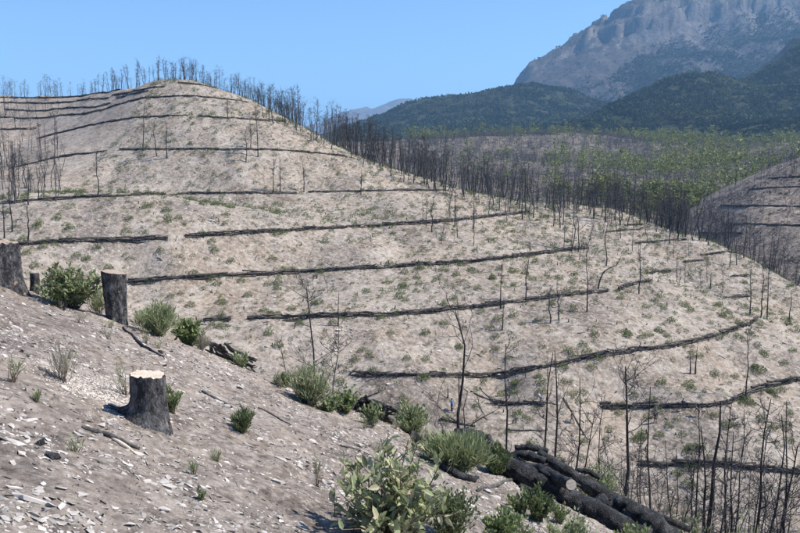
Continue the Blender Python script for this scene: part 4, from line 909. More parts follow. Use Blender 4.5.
SLABM = [mesh_np('stone', V, T, M_STONE) for V, T in SLAB]
def stone(pos, s, lab, grp=None, flat=1.0):
    o = link('stone', SLABM[rng.integers(0, len(SLABM))], None, pos); nr = NEAR.normal(pos[0], pos[1], 0.15); q = Vector(nr).to_track_quat('Z', 'Y')
    o.rotation_mode = 'QUATERNION'; o.rotation_quaternion = q @ Matrix.Rotation(rng.uniform(0, 6.28), 3, 'Z').to_quaternion() @ Matrix.Rotation(rng.normal(0, .12), 3, 'X').to_quaternion()
    o.scale = (s, s * rng.uniform(.55, .85), s * flat); tag(o, lab, 'stone', grp); return o
BIGS = [(278, 482, 11, 'bright white flat stone alone on the dusty strip, bottom centre left'), (165, 482, 11, 'flat pale stone below the front cut stump'), (40, 491, 12, 'broad white stone low at the left, right of a splintered one'), (22, 454, 9, 'white upright flake left of the charred chunk'),
        (61, 489, 8, 'white wedge stone right of the broad white one'), (82, 495, 10, 'grey blue flat stone near the lower left'), (17, 520, 9, 'thin white stone near the bottom left corner'), (12, 427, 9, 'white stone at the left edge above the charred chunk'), (240, 388, 9, 'white blocky stone beside the small green plant right of the stump'),
        (282, 460, 8, 'leaning whitish stone right of centre on the near slope'), (50, 315, 7, 'white stone at the left by the worn strip'), (105, 338, 9, 'pale slab just below the middle cut stump'), (75, 372, 9, 'long pale slab left of the dry grass tuft'), (64, 388, 7, 'pale stone above the broken branch'), (312, 442, 8, 'rubbly white stone above the dusty strip'),
        (228, 420, 8, 'pale stone just left of the small green plant'), (300, 467, 7, 'small slab next to the leaning whitish stone'), (14, 488, 9, 'splintered white stone at the left edge'), (495, 497, 8, 'white stone by the thin grey branch near the logs'), (470, 505, 7, 'white stone right of the broad leaved shrub'), (260, 440, 7, 'pale chunk in the rubble right of the front stump'), (122, 372, 7, 'pale stone near the saw dust left of the front stump')]
for u, v, w, lab in BIGS:
    q = NEAR.hit(u, v); stone(q + [0, 0, .004], 1.2 * w * q[1] / F, lab, None, 1.1)
cnt = 0
def zn_(x, d):
    u = 400 + x / d * F; return ('far left' if u < 120 else 'left' if u < 250 else 'centre left' if u < 380 else 'centre') + ' of the near slope, ' + ('close by' if d < 6.5 else 'half way' if d < 9.5 else 'far edge')
while cnt < 275:
    d = rng.uniform(3.5, 13.2); x = (rng.uniform(-10, 640) - 400) / F * d
    if rng.random() > np.clip(.35 + fbm(np.array(x * .9), np.array(d * .9), 3), .03, 1) * (1 - .92 * float(trail(np.array(x), np.array(d)))): continue
    s = np.clip(rng.lognormal(-2.85, 0.38), 0, .12); stone(np.array([x, d, float(NEAR.h(x, d)) + .2 * s * .2]), s, ('large ' if s > .075 else 'small ' if s < .05 else 'mid-sized ') + 'pale limestone slab in the rubble, ' + zn_(x, d), ('large ' if s > .075 else 'small ' if s < .05 else 'mid-sized ') + 'loose limestone slabs, ' + zn_(x, d)); cnt += 1

# ------------------------------------------------------------------ stumps
def stump(u, v, w_px, h_px, lab, roots=(), taper=0.85, lean=(0, 0), cut=M_CUT, tilt=(0, 0), seed=0, flare=0.5, ragged=0.0):
    rg = np.random.default_rng(seed); b = NEAR.hit(u, v); k = b[1] / F; r = w_px * k / 2; h = h_px * k
    e = empty('tree_stump', b, lab, 'stump'); ns, nr = 40, 22; th = np.arange(ns) * 2 * np.pi / ns; t = np.linspace(-0.12, 1, nr)
    lump = 1 + .075 * np.sin(3 * th + rg.uniform(0, 6)) + .03 * np.sin(7 * th + rg.uniform(0, 6)) + .02 * rg.normal(0, 1, ns)
    V = []; furrow = .035 * np.sin(th * 11 + rg.uniform(0, 6)) * rg.uniform(.2, 1, ns) + .02 * rg.normal(0, 1, ns)
    for ti in t:
        f = flare * max(0, 1 - ti / .45) ** 2
        rr_ = r * (1 / taper + (1 - 1 / taper) * ti) * lump * (1 + 0.25 * f)
        for (ang, amt) in roots: rr_ = rr_ + r * amt * np.exp(-((np.angle(np.exp(1j * (th - ang)))) / .38) ** 2) * max(0, 1 - ti / .5) ** 2
        rr_ = rr_ * (1 + .014 * rg.normal(0, 1, ns) + furrow)
        x = rr_ * np.cos(th) + lean[0] * h * ti; y = rr_ * np.sin(th) + lean[1] * h * ti
        z = h * ti + (tilt[0] * x + tilt[1] * y) * max(0, ti) + (ragged * r * rg.normal(0, 1, ns) if ti == 1 else 0)
        # roots follow the slope
        gz = NEAR.h(b[0] + x, b[1] + y) - b[2]; z = z + gz * max(0, 1 - max(ti, 0) / .5)
        V.append(np.stack([x, y, z], 1))
    V = np.concatenate(V); i = np.arange(nr - 1)[:, None] * ns + np.arange(ns); j = np.arange(nr - 1)[:, None] * ns + (np.arange(ns) + 1) % ns
    T = np.stack([i, j, j + ns, i + ns], -1).reshape(-1, 4); link('bark', mesh_np('bark', V, T, M_STUMP, True), e)
    top = V[-ns:]; c = top.mean(0); W = [c + [0, 0, .004]]; rings = [.4, .8, .985]
    for q in rings: W += list(c + (top - c) * q + [0, 0, .003 * (1 - q) + rg.normal(0, .0006)])
    W = np.array(W); T = [[0, 1 + a, 1 + (a + 1) % ns] for a in range(ns)]
    for q in range(2): 
        for a in range(ns): A, B = 1 + q * ns + a, 1 + q * ns + (a + 1) % ns; T += [[A, A + ns, B + ns], [A, B + ns, B]]
    link('cut_face', mesh_np('cut_face', W, T, cut, True), e)
    return e
stump(150, 424, 34, 53, 'charred stump with a bright fresh cut top in the near foreground', roots=((math.pi, 1.1), (-0.9, .55), (-1.9, .25)), taper=0.88, tilt=(-0.08, 0.0), seed=1, flare=.8, ragged=.05)
stump(117, 321, 23, 50, 'grey charred stump, the middle one, with a slanted cut top', roots=((-.6, .25),), taper=1.22, lean=(-.02, .0), tilt=(-.18, 0), cut=M_RINGCUT, seed=2, flare=.15)
stump(6, 272, 26, 44, 'dark charred stump cropped by the left edge', roots=((-.3, 1.0),), taper=.9, tilt=(-.15, 0), cut=M_RINGCUT, seed=3, flare=.4, ragged=.10)
stump(34, 267, 8, 20, 'small grey stump beside the big green bush', taper=.85, seed=4, cut=M_GREYWOOD)
stump(309, 403, 13, 26, 'small grey stump half hidden in the feathery bush', taper=.95, tilt=(-.1, 0), seed=5, cut=M_RINGCUT)

# ------------------------------------------------------------------ charred logs, branches
def path_obj(name, uvd, radii, label, cat, mat, sides=12, part='log', cut=None, lift=True, straight=False, base=None, rough=0.14, seg=16, seed=0, group=None):
    rg = np.random.default_rng(seed); pts = np.array([P(*q) if len(q) == 3 else NEAR.hit(*q) for q in uvd]); t0 = np.linspace(0, 1, len(pts)); t = np.linspace(0, 1, seg)
    q = np.stack([np.interp(t, t0, pts[:, k]) for k in range(3)], 1); rad = np.interp(t, np.linspace(0, 1, len(radii)), radii)
    ker = np.array([1, 2, 1]) / 4
    for _ in range(2): q[1:-1] = np.stack([np.convolve(q[:, k], ker, 'valid') for k in range(3)], 1)
    if straight: s_ = np.linspace(0, 1, seg)[:, None]; q = q[:1] * (1 - s_) + q[-1:] * s_; q[:, 2] += max(0, float(np.mean(NEAR.h(q[:, 0], q[:, 1]) + rad * .55 - q[:, 2]))); lift = False
    if lift: q[:, 2] = np.maximum(q[:, 2], NEAR.h(q[:, 0], q[:, 1]) + rad * .7)
    q[1:-1] += rg.normal(0, .06, (seg - 2, 3)) * rad[1:-1, None]
    b = q[seg // 2].copy(); b[2] = float(NEAR.h(b[0], b[1])); e = empty(name, b, label, cat, group)
    m = MB(); m.add(*tube(q - b, rad * (1 + rg.normal(0, .02, seg)), sides, True, rough, rg)); link(part, m.mesh(part, mat, True), e)
    if cut is not None:
        ax = (q[cut] - q[1 if cut == 0 else -2]); ax /= np.linalg.norm(ax); bz = basis(ax[None])[0]; n = 20; th = np.arange(n) * 2 * np.pi / n
        W = np.concatenate([[[0, 0, 0]], np.stack([np.cos(th), np.sin(th), 0 * th], 1) * rad[cut] * .93]) @ bz.T + q[cut] + ax * .012 - b
        link('cut_face', mesh_np('cut_face', W, [[0, 1 + a, 1 + (a + 1) % n] for a in range(n)], M_CUT), e)
    return e, q, b
path_obj('charred_log', [(497, 464, 11.7), (645, 545, 10.2)], [.14, .17, .18, .19, .19], 'thickest black charred log lying diagonally at the bottom, under the cut ended one', 'log', M_BIGLOG, 20, seed=1, seg=26, straight=True)
path_obj('charred_log', [(538, 453, 12.1), (562, 467, 11.9), (594, 488, 11.6), (622, 508, 11.4)], [.08, .10, .12, .13], 'black charred log lying behind the thickest one', 'log', M_BIGLOG, 14, seed=2, seg=22, straight=True)
path_obj('charred_log', [(540, 470, 11.7), (556, 478, 11.1), (571, 484.5, 10.45)], [.10, .09, .08], 'short charred limb with a round pale cut end facing the camera', 'log', M_BIGLOG, 14, seed=3, cut=-1, lift=False, seg=10)
path_obj('charred_log', [(603, 500, 11.0), (598, 503, 10.8)], [.09, .085], 'stubby cut limb with a pale end right of the round cut end', 'log', M_BIGLOG, 12, seed=4, cut=-1, lift=False, seg=6)
path_obj('charred_log', [(618, 502, 11.0), (632, 512, 10.8), (650, 522, 10.7), (680, 545, 10.6)], [.13, .15, .16, .15], 'black charred log at the bottom right end of the pile', 'log', M_BIGLOG, 14, seed=5, seg=20, lift=False)
path_obj('charred_log', [(612, 498, 11.6), (650, 512, 11.5), (690, 530, 11.4)], [.05, .06, .05], 'thin charred pole lying behind the right end of the log pile', 'log', M_BIGLOG, 8, seed=6, lift=False)
path_obj('charred_log', [(508, 462, 12.2), (516, 455, 12.1), (530, 455, 12.0), (545, 462, 11.9)], [.07, .08, .08, .06], 'bent charred bough arching over the upper end of the log pile', 'log', M_BIGLOG, 10, seed=7, lift=False)
path_obj('charred_log', [(592, 488, 11.9), (603, 497, 11.8)], [.05, .05], 'small charred offcut standing behind the log pile', 'log', M_BIGLOG, 8, seed=8, lift=False, seg=6)
path_obj('charred_branch', [(413, 437), (428, 450), (437, 459), (442, 469), (455, 477), (472, 482), (478, 478)], [.065, .072, .075, .065, .058, .05, .02], 'twisted dark grey branch lying left of the feathery green bush', 'branch', M_BIGLOG, 10, part='branch', seed=9, seg=26)
path_obj('charred_branch', [(477, 492), (500, 484), (520, 480), (545, 481)], [.02, .028, .025, .012], 'thin pale grey branch lying across the left end of the log pile', 'branch', M_GREYWOOD, 7, part='branch', seed=10, seg=14)
path_obj('charred_log', [(455, 434, 12.9), (475, 436, 12.9), (490, 440, 12.8)], [.10, .12, .09], 'short black log lying behind the feathery bush near the poles', 'log', M_BIGLOG, 12, seed=11, lift=False)
path_obj('charred_branch', [(82, 428), (100, 434), (120, 442), (140, 450)], [.012, .020, .020, .010], 'broken dark branch lying on the ground below the front stump', 'branch', M_GREYWOOD, 8, part='branch', seed=12)
path_obj('wood_splinter', [(112, 439), (124, 447), (136, 454)], [.008, .018, .006], 'pale split wood splinter lying along the broken dark branch', 'wood', M_CUT, 7, part='splinter', seed=13, seg=8)
path_obj('charred_branch', [(123, 328), (138, 343), (152, 352), (163, 357)], [.012, .02, .018, .012], 'dark branch lying from the middle stump down the slope', 'branch', M_BIGLOG, 8, part='branch', seed=14)
path_obj('charred_branch', [(258, 408), (275, 416), (292, 426)], [.008, .012, .006], 'thin dark stick lying right of the small green plant', 'branch', M_GREYWOOD, 6, part='branch', seed=15)
path_obj('charred_branch', [(202, 392), (232, 408)], [.014, .014], 'pale straight stick lying above the small green plant', 'branch', M_GREYWOOD, 6, part='branch', seed=16, seg=8)
path_obj('charred_branch', [(340, 446), (362, 452), (380, 462)], [.01, .012, .006], 'thin stick lying left of the broad leaved shrub', 'branch', M_GREYWOOD, 6, part='branch', seed=17, seg=8)
CHM = [mesh_np('charcoal_chunk', V, T, M_BIGLOG) for V, T in ROCK]
for k, (u, v, w, lab) in enumerate([(52, 458, 15, 'dark charred chunk with a knot at the lower left'), (40, 444, 11, 'smaller charred lump touching the knotty chunk at the lower left'), (160, 353, 6, 'black jagged charcoal piece lying below the middle stump'), (171, 352, 4, 'small pointed charcoal piece right of the jagged one'), (165, 366, 5, 'rounded black charcoal lump behind the front stump top'), (20, 352, 5, 'charcoal lump on the left rubble')]):
    q = NEAR.hit(u, v); o = link('charcoal_chunk', CHM[k], None, q); s = w * q[1] / F; o.scale = (s * .8, s * .9, s * 1.3); o.rotation_euler = (rng.normal(0, .4), rng.normal(0, .4), rng.uniform(0, 6)); tag(o, lab, 'charcoal')
# tangles of charred roots and boughs on the crest
def tangle(u0, u1, v0, v1, d, n, lab, seed):
    rg = np.random.default_rng(seed); c = P((u0 + u1) / 2, (v0 + v1) / 2, d); c[2] = float(NEAR.h(c[0], c[1])); e = empty('charred_brush_pile', c, lab, 'brush pile')
    for i in range(n):
        u, v = rg.uniform(u0, u1), rg.uniform(v0, v1); p0 = P(u, v, d + rg.uniform(-.5, .5)); dd = rg.normal(0, 1, 3) * [1, .8, .18]; dd /= np.linalg.norm(dd); ln = rg.uniform(.2, .7); pts = [p0 - dd * ln / 2]
        for j in range(4): dd = dd + rg.normal(0, .22, 3); dd /= np.linalg.norm(dd); pts.append(pts[-1] + dd * ln / 4)
        pts = np.array(pts); pts[:, 2] = np.maximum(np.minimum(pts[:, 2], NEAR.h(pts[:, 0], pts[:, 1]) + .34), NEAR.h(pts[:, 0], pts[:, 1]) + .02)
        r = rg.uniform(.010, .038); m = MB(); m.add(*tube(np.array(pts) - c, [r, r * 1.1, r, r * .8, r * .4], 7)); link('bough', m.mesh('bough', M_BIGLOG, True), e)
tangle(338, 392, 382, 410, 12.9, 70, 'tangle of black charred boughs on the slope edge left of the small green bush', 1)
tangle(213, 250, 331, 343, 13.0, 32, 'low tangle of black charred boughs beside the round glossy bush', 2)
path_obj('charred_log', [(482, 452, 12.4), (505, 461, 12.0), (530, 472, 11.6)], [.07, .10, .11], 'black charred log reaching up left from the log pile towards the dark bush', 'log', M_BIGLOG, 12, seed=21, lift=False)
path_obj('charred_branch', [(540, 470, 11.3), (552, 478, 11.1), (566, 478, 11.2), (580, 486, 11.2)], [.03, .04, .035, .02], 'crooked thin bough wedged between the two big charred logs', 'branch', M_BIGLOG, 8, part='branch', seed=22, lift=False)
path_obj('charred_branch', [(505, 470, 11.5), (520, 462, 11.7), (536, 466, 11.8), (556, 463, 12)], [.03, .035, .03, .015], 'thin charred bough lying over the upper end of the thickest log', 'branch', M_BIGLOG, 8, part='branch', seed=23, lift=False)
path_obj('charred_log', [(585, 478, 12.2), (610, 495, 12.0), (640, 510, 11.8)], [.06, .08, .07], 'slim charred log half hidden behind the pile below the bright bush', 'log', M_BIGLOG, 10, seed=24, lift=False)
for k, (a, c_, r, lab) in enumerate([((474, 441, 12.6), (505, 452, 12.3), .05, 'broken charred limb lying left of the upper end of the log pile'), ((488, 436, 12.8), (500, 462, 12.2), .045, 'charred limb slanting down into the upper end of the log pile'), ((515, 448, 12.3), (548, 452, 12.2), .06, 'short charred log lying level above the log pile'), ((520, 486, 11.0), (552, 505, 10.6), .05, 'thin charred pole lying before the thickest log'), ((606, 505, 10.9), (636, 505, 11.1), .055, 'broken charred end crossing the right logs of the pile'), ((575, 470, 12.3), (600, 478, 12.2), .045, 'charred pole end poking out behind the log pile')]):
    path_obj('charred_log', [a, tuple((np.array(a) + np.array(c_)) / 2 + [0, -3, 0]), c_], [r * .8, r, r * .9], lab, 'log', M_BIGLOG, 10, seed=70 + k, lift=False, cut=-1 if k in (2, 4) else None)
tangle(472, 522, 440, 470, 12.3, 34, 'knot of charred roots at the upper end of the log pile', 4)
# saw dust beside the front stump
q = NEAR.hit(95, 392); n = 2600; x = q[0] + rng.normal(0, .24, n); y = q[1] + rng.normal(0, .22, n); p = np.stack([x, y, NEAR.h(x, y) + .003], 1)
m = MB(); scatter(m, CHIP, p, basis(NEAR.normal(x, y, .1)) @ rotmats(rng.uniform(0, 6.28, n)), np.stack([rng.uniform(.008, .024, n), rng.uniform(.006, .014, n), rng.uniform(.006, .012, n)], 1), rng)
tag(link('sawdust', m.mesh('sawdust', plain('sawdust', (.72, .65, .57), .95, .2))), 'pale wood chips spread on the ground left of the front stump', 'wood chips', kind='stuff')

# ------------------------------------------------------------------ near shrubs
def leaf_tmpl(fold=.12, curl=.12):
    V = np.array([[0, 0, 0], [-.28, .3, fold], [0, .33, 0], [.28, .3, fold], [-.24, .68, fold * .8 - curl * .5], [0, .7, -curl * .5], [.24, .68, fold * .8 - curl * .5], [0, 1, -curl]])
    return V, np.array([[0, 2, 1], [0, 3, 2], [1, 2, 5], [1, 5, 4], [2, 3, 6], [2, 6, 5], [4, 5, 7], [5, 6, 7]])
LEAF = [leaf_tmpl(.1, .1), leaf_tmpl(.18, .25), leaf_tmpl(.05, -.1)]
def leaf_frames(d, rg):
    """rotations with y along d and z roughly up"""
    d = d / np.linalg.norm(d, axis=1, keepdims=True); up = np.array([0, 0, 1.0]) + rg.normal(0, .45, d.shape); x = np.cross(d, up); x /= np.linalg.norm(x, axis=1, keepdims=True); z = np.cross(x, d); return np.stack([x, d, z], -1)
def shrub(u, v, w_px, h_px, lab, mat, kind='broad', n_stem=14, n_leaf=30, leaf=.06, aspect=1.0, seed=0, parts=0, d=None, thin=1.0, name='shrub', group=None, spread=1.0):
    rg = np.random.default_rng(2000 + seed)
    b = NEAR.hit(u, v) if d is None else np.array([P(u, v, d)[0], d, float(NEAR.h(P(u, v, d)[0], d))])
    k = b[1] / F; rad = w_px * k / 2; h = h_px * k if d is None else max(P(u, v - h_px, d)[2] - b[2], .1)
    e = empty(name, b, lab, 'shrub' if name == 'shrub' else 'plant', group); st = MB(); lp, ld, ls = [], [], []
    for i in range(n_stem):
        a = rg.uniform(0, 6.28); ro = rad * math.sqrt(rg.random()) * spread; hh = h * rg.uniform(.55, 1.0) * math.sqrt(max(.12, 1 - .7 * (ro / rad) ** 2)); r0 = ro * .25
        tip = np.array([ro * math.cos(a), ro * math.sin(a), hh]); b0 = np.array([r0 * math.cos(a), r0 * math.sin(a), -.03]); n = 6; t = np.linspace(0, 1, n)[:, None]
        pts = b0 * (1 - t) + tip * t; pts[:, :2] -= (tip[:2] - b0[:2]) * .25 * np.sin(t * np.pi); pts[1:] += rg.normal(0, .018 * h / .5, (n - 1, 3)); st.add(*tube(pts, np.linspace(.007, .002, n) * max(.6, h / .6) * thin, 4, False))
        q = rg.uniform(.12 if kind != 'broad' else .2, 1, n_leaf) ** .8; P0 = np.stack([np.interp(q, t[:, 0], pts[:, c]) for c in range(3)], 1)
        dr = rg.normal(0, 1, (n_leaf, 3)); dr[:, 2] += .55; dr += (tip - b0) / np.linalg.norm(tip - b0) * (.6 if kind == 'broad' else 2.2)
        lp.append(P0 + rg.normal(0, .012 if kind == 'broad' else .03 * rad / .4, P0.shape)); ld.append(dr); ls.append(leaf * rg.uniform(.55, 1.25, n_leaf))
    lp, ld, ls = np.concatenate(lp), np.concatenate(ld), np.concatenate(ls); fr = leaf_frames(ld, rg)
    asp = np.array([{'broad': .8, 'feather': .16, 'small': .85}[kind] * aspect, 1, {'broad': 1, 'feather': .25, 'small': 1}[kind]])
    link('stems', st.mesh('stems', M_STEM, True), e); idx = np.arange(len(lp))
    if parts:
        idx = np.argsort(lp[:, 1] - .6 * lp[:, 2]); pm = [mesh_np('leaf', V * asp, T, mat) for V, T in LEAF]
        for j in idx[:parts]:
            o = link('leaf', pm[rg.integers(0, 3)], e); o.matrix_basis = Matrix.Translation(Vector(lp[j])) @ Matrix(fr[j].tolist()).to_4x4() @ Matrix.Diagonal((ls[j],) * 3 + (1,))
        idx = idx[parts:]
    m = MB(); tm = LEAF if kind == 'broad' else [(np.array([[0, 0, 0], [-.3, .5, .06], [.3, .5, .06], [0, 1, 0]]), np.array([[0, 2, 1], [1, 2, 3]]))]
    scatter(m, tm, lp[idx], fr[idx], ls[idx][:, None] * asp[None], rg); f = link('foliage', m.mesh('foliage', mat), e); tag(f, kind='stuff')
    return e
shrub(392, 545, 150, 122, 'broad leaved pale green shrub at the bottom centre, nearest to the camera', M_BROAD, 'broad', 66, 22, .088, 1.0, 1, parts=300)
shrub(446, 541, 66, 70, 'dense dark green shrub touching the right side of the nearest broad leaved one', M_DARKLEAF, 'small', 40, 60, .04, 1.0, 2)
shrub(68, 281, 74, 46, 'big dense green bush between the leftmost and middle stumps', M_SAGE, 'broad', 90, 34, .075, .9, 3)
shrub(98, 300, 26, 30, 'pale feathery plant against the left side of the middle stump', M_FEATHER, 'feather', 16, 45, .10, 1.0, 4)
shrub(157, 322, 42, 34, 'feathery green bush right of the middle stump', M_FEATHER, 'feather', 46, 60, .13, 1.0, 5)
shrub(188, 343, 32, 30, 'round glossy green bush on the slope edge right of the feathery one', M_GLOSS, 'broad', 36, 34, .075, 1.0, 6)
shrub(240, 366, 24, 18, 'small loose plant on the slope edge below the black boughs', M_SAGE, 'small', 14, 26, .05, 1, 7)
shrub(310, 404, 52, 46, 'bright feathery bush around the small grey stump at centre left', M_FEATHER, 'small', 46, 44, .07, .5, 8)
shrub(345, 412, 44, 26, 'low leafy bush in front of the charred tangle at centre', M_GLOSS, 'broad', 26, 26, .07, 1, 9)
shrub(412, 432, 44, 36, 'rounded green bush left of the worker in blue', M_FEATHER, 'small', 48, 60, .055, 1, 10)
shrub(456, 472, 70, 42, 'wide feathery light green bush beside the twisted branch', M_FEATHER, 'feather', 100, 70, .15, 1, 11)
shrub(495, 474, 36, 38, 'dark green bush at the upper end of the log pile', M_DARKLEAF, 'small', 46, 60, .05, 1, 12)
shrub(242, 432, 26, 26, 'small dark green plant alone on the rubble slope', M_DARKLEAF, 'feather', 24, 40, .07, 1.6, 13)
shrub(172, 412, 26, 34, 'sparse leafy plant growing behind the right side of the front stump', M_GLOSS, 'small', 16, 34, .035, 1, 14)
shrub(128, 396, 30, 42, 'wispy thin sprouts behind the left side of the front stump', M_FEATHER, 'feather', 9, 16, .06, 1, 15)
shrub(64, 382, 30, 36, 'dry pale grass tuft with thin stalks at left', M_DRY, 'feather', 12, 14, .14, .6, 16)
shrub(12, 382, 24, 30, 'sparse green sprouts at the left edge', M_FEATHER, 'feather', 7, 14, .07, 1, 17)
shrub(201, 500, 12, 16, 'tiny green seedling on the dusty ground below the flat pale stone', M_GLOSS, 'small', 6, 14, .03, 1, 18)
shrub(538, 520, 40, 36, 'upright dark green shrub in front of the thickest log', M_DARKLEAF, 'small', 30, 56, .05, 1, 19)
shrub(505, 548, 60, 40, 'low green shrub at the bottom edge left of the log pile', M_GLOSS, 'small', 40, 50, .05, 1, 20)
shrub(570, 556, 60, 44, 'bushy green shrub at the bottom edge below the thickest log', M_FEATHER, 'small', 40, 56, .05, 1, 21)
shrub(598, 505, 56, 46, 'bright green bush behind the log pile', M_FEATHER, 'small', 60, 56, .07, 1, 22, d=13.4)
shrub(690, 540, 60, 34, 'yellow green bush at the bottom right behind the logs', M_FEATHER, 'small', 44, 50, .10, 1, 23, d=17)
shrub(742, 540, 40, 40, 'spiky green plant low at the right among burnt stems', M_FEATHER, 'feather', 30, 40, .3, 1, 24, d=19)
shrub(300, 366, 40, 26, 'grey dry bush on the slope edge left of the bright feathery bush', M_DRY, 'feather', 40, 40, .10, .7, 25)
shrub(560, 523, 24, 26, 'thin sprouting plant before the middle of the thickest log', M_GLOSS, 'small', 12, 40, .045, 1, 26)
shrub(640, 560, 50, 40, 'green shrub at the bottom edge under the right end of the log pile', M_GLOSS, 'small', 34, 50, .05, 1, 27)
shrub(118, 320, 16, 10, 'dry weed at the foot of the middle stump', M_DRY, 'feather', 12, 20, .05, 1, 28)
for k, (u, v, w, h, mt, kd, lab) in enumerate([(283, 386, 18, 14, M_SAGE, 'small', 'low sage coloured plant at the foot of the grey dry bush'), (372, 424, 34, 22, M_SAGE, 'small', 'sage green bush on the slope edge right of the charred tangle'), (430, 452, 26, 22, M_SAGE, 'small', 'small pale bush on the upper side of the twisted branch'), (328, 412, 30, 20, M_SAGE, 'broad', 'leafy sprawl at the right foot of the bright feathery bush'), (200, 346, 20, 16, M_DRY, 'feather', 'thin dry stalks just right of the round glossy bush'), (520, 512, 30, 26, M_SAGE, 'small', 'sage green sprouts in front of the upper end of the thickest log')]):
    shrub(u, v, w, h, lab, mt, kd, 18, 34, .06 if kd != 'feather' else .09, 1, 120 + k)
for k in range(26):
    d = rng.uniform(4.5, 12.8); x = (rng.uniform(0, 600) - 400) / F * d; u, v, _ = proj(np.array([x, d, float(NEAR.h(x, d))]))
    shrub(float(u), float(v), rng.uniform(8, 18), rng.uniform(8, 20), 'tiny sparse weed sprouting in the rubble, ' + zn_(x, d), M_FEATHER if k % 3 else M_DRY, 'feather', 7, 12, .06, 1, 60 + k, name='weed', group='tiny weeds, ' + zn_(x, d))

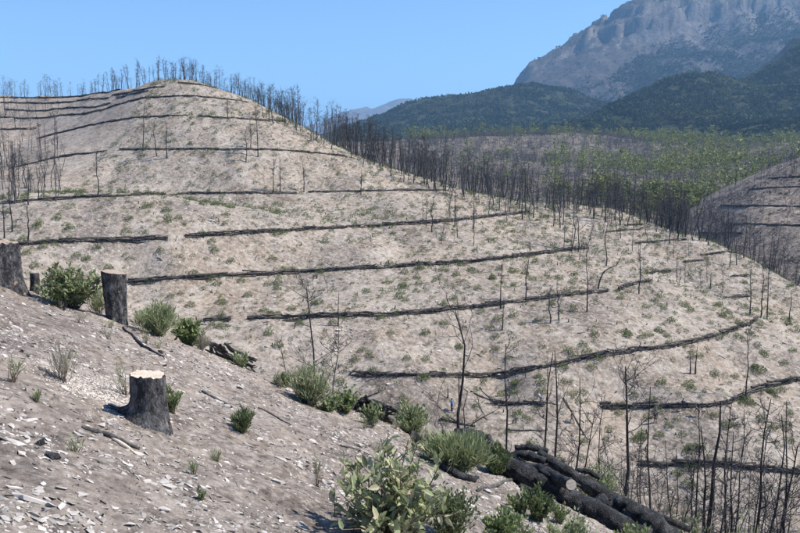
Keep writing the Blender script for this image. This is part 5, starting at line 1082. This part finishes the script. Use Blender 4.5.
# ------------------------------------------------------------------ the workers on the hill
def person(u, v, pose, shirt, trousers, lab, face=0.0, hat=None, seed=0):
    b = HILL.hit(u, v, y0=70); J = {}
    lean = {'stand': .03, 'bend': .75, 'walk': .10, 'sit': .25, 'carry': .15}[pose]; hipz = {'sit': .42, 'bend': .86}.get(pose, .92)
    hip = np.array([0, 0, hipz]); tv = np.array([math.sin(lean), 0, math.cos(lean)])
    pts, edges, rad = [], [], []
    def add(p, r, par=None):
        pts.append(np.array(p, float)); rad.append(r); i = len(pts) - 1
        if par is not None: edges.append((par, i))
        return i
    sc_ = 1.18
    pel = add(hip, (.16, .12)); wai = add(hip + tv * .2, (.15, .11), pel); che = add(hip + tv * .42, (.18, .12), wai); nec = add(hip + tv * .56, (.065, .065), che)
    hv = np.array([math.sin(lean * .6), 0, math.cos(lean * .6)]); h0 = add(hip + tv * .56 + hv * .09, (.075, .085), nec); h1 = add(hip + tv * .56 + hv * .17 + [.012, 0, 0], (.088, .10), h0); h2 = add(hip + tv * .56 + hv * .26, (.06, .07), h1); add(hip + tv * .56 + hv * .155 + [.105, 0, 0], (.018, .018), h1)
    for s in (-1, 1):
        hp_ = add(hip + [0, s * .10, -.06], (.095, .085), pel)
        if pose == 'sit': kn, an, to = hip + [.42, s * .12, .02], hip + [.45, s * .12, -.38], hip + [.6, s * .13, -.40]
        elif pose == 'walk': kn, an, to = hip + [.16 * s + .05, s * .11, -.44], hip + [.28 * s - .05, s * .11, -.86], hip + [.28 * s + .12, s * .12, -.89]
        else: kn, an, to = hip + [.05, s * .12, -.44], hip + [0, s * .13, -.86 + (.92 - hipz)], hip + [.15, s * .14, -.89 + (.92 - hipz)]
        k = add(kn, (.062, .062), hp_); a = add(an, (.045, .045), k); add(to, (.04, .035), a)
        sh = add(hip + tv * .48 + [0, s * .19, 0], (.065, .065), che)
        el, wr = {'bend': (np.array([.12, s * .05, -.25]), np.array([.25, s * -.02, -.48])), 'carry': (np.array([.10, s * .08, -.25]), np.array([.32, s * .02, -.22])), 'sit': (np.array([.12, s * .06, -.24]), np.array([.34, s * .02, -.30])), 'walk': (np.array([-.1 * s, s * .07, -.27]), np.array([.05 - .1 * s, s * .08, -.50]))}.get(pose, (np.array([0, s * .07, -.28]), np.array([.06, s * .08, -.53])))
        S0 = pts[sh]; e_ = add(S0 + el, (.045, .045), sh); w_ = add(S0 + wr, (.03, .03), e_); dr = (wr - el) / np.linalg.norm(wr - el); pa = add(S0 + wr + dr * .08, (.036, .018), w_)
        for q in range(4): add(S0 + wr + dr * (.155 + .02 * (q in (1, 2))) + np.array([.022 * (q - 1.5), -s * .012, 0]), (.009, .009), pa)
        add(S0 + wr + dr * .10 + [.05, -s * .02, 0], (.010, .010), w_)
    me = bpy.data.meshes.new('body'); me.from_pydata([tuple(p) for p in pts], edges, []); o = bpy.data.objects.new('tmp', me); C.objects.link(o)
    md = o.modifiers.new('s', 'SKIN'); o.modifiers.new('d', 'SUBSURF').levels = 1
    for i, r in enumerate(rad): me.skin_vertices[0].data[i].radius = (r[0] * sc_, r[1] * sc_)
    me.skin_vertices[0].data[0].use_root = True
    bpy.context.view_layer.update(); ev = o.evaluated_get(bpy.context.evaluated_depsgraph_get()); bm_ = bpy.data.meshes.new_from_object(ev); bm_.name = 'body'
    C.objects.unlink(o); bpy.data.objects.remove(o)
    for m_ in (shirt, trousers, M_SKIN, M_BOOT): bm_.materials.append(m_)
    A = np.array(pts); nj = len(A); cat = np.zeros(nj, int); cat[3:8] = 2
    for s0 in (8, 8 + 4 + 3 + 6): pass
    i = 8
    for s in range(2):
        cat[i:i + 2] = 1; cat[i + 2] = 1; cat[i + 3] = 3; cat[i + 4:i + 6] = 0; cat[i + 6:i + 13] = 2; i += 12
    cat = cat[:nj]; cat[0] = 1
    for f in bm_.polygons:
        c = np.array(f.center); f.material_index = int(cat[np.argmin(((A - c) ** 2).sum(1))]); f.use_smooth = True
    e = empty('person', b, lab, 'person'); e.rotation_euler = (0, 0, face); body = link('body', bm_, e)
    if hat:
        m = MB(); top = pts[6]; m.add(*tube([top + [0, 0, -.06], top + [0, 0, -.02], top + [0, 0, .05], top + [0, 0, .075]], [.125, .118, .09, .03], 12)); link('hat', m.mesh('hat', hat, True), body)
    return e
M_SKIN = plain('skin', (.42, .26, .18), .6, .05, False); M_BOOT = plain('boots', (.04, .035, .03), .8, .2, False)
cloth = lambda nme, c: plain(nme, c, .9, .15, False, 8)
M_BLUE = cloth('blue_cloth', (.07, .26, .62)); M_DARK = cloth('dark_cloth', (.035, .035, .045)); M_GREYC = cloth('grey_cloth', (.16, .17, .20)); M_NAVY = cloth('navy_cloth', (.03, .045, .09)); M_PALE = cloth('pale_cloth', (.42, .44, .48)); M_BROWNC = cloth('brown_cloth', (.10, .07, .05))
person(451.5, 412, 'stand', M_BLUE, M_DARK, 'person in a bright blue shirt and dark trousers standing on the slope', .4, M_DARK, 1)
person(541, 404, 'bend', M_PALE, M_GREYC, 'person in pale clothes bending down beside a thin leaning pole', 2.6, M_DARK, 2)
person(572, 424, 'walk', M_DARK, M_GREYC, 'person in a black top and grey trousers walking beside a steep fallen pole', 2.9, M_DARK, 3)
person(655, 423, 'stand', M_DARK, M_BROWNC, 'person in dark clothes standing below the left part of the thick barrier', 1.2, M_DARK, 4)
person(683, 411, 'carry', M_NAVY, M_DARK, 'person in dark clothes reaching into the thick barrier', 1.5, M_DARK, 5)
person(699, 417, 'bend', M_BROWNC, M_DARK, 'person in dark clothes stooping below the thick barrier', 2.7, M_DARK, 6)
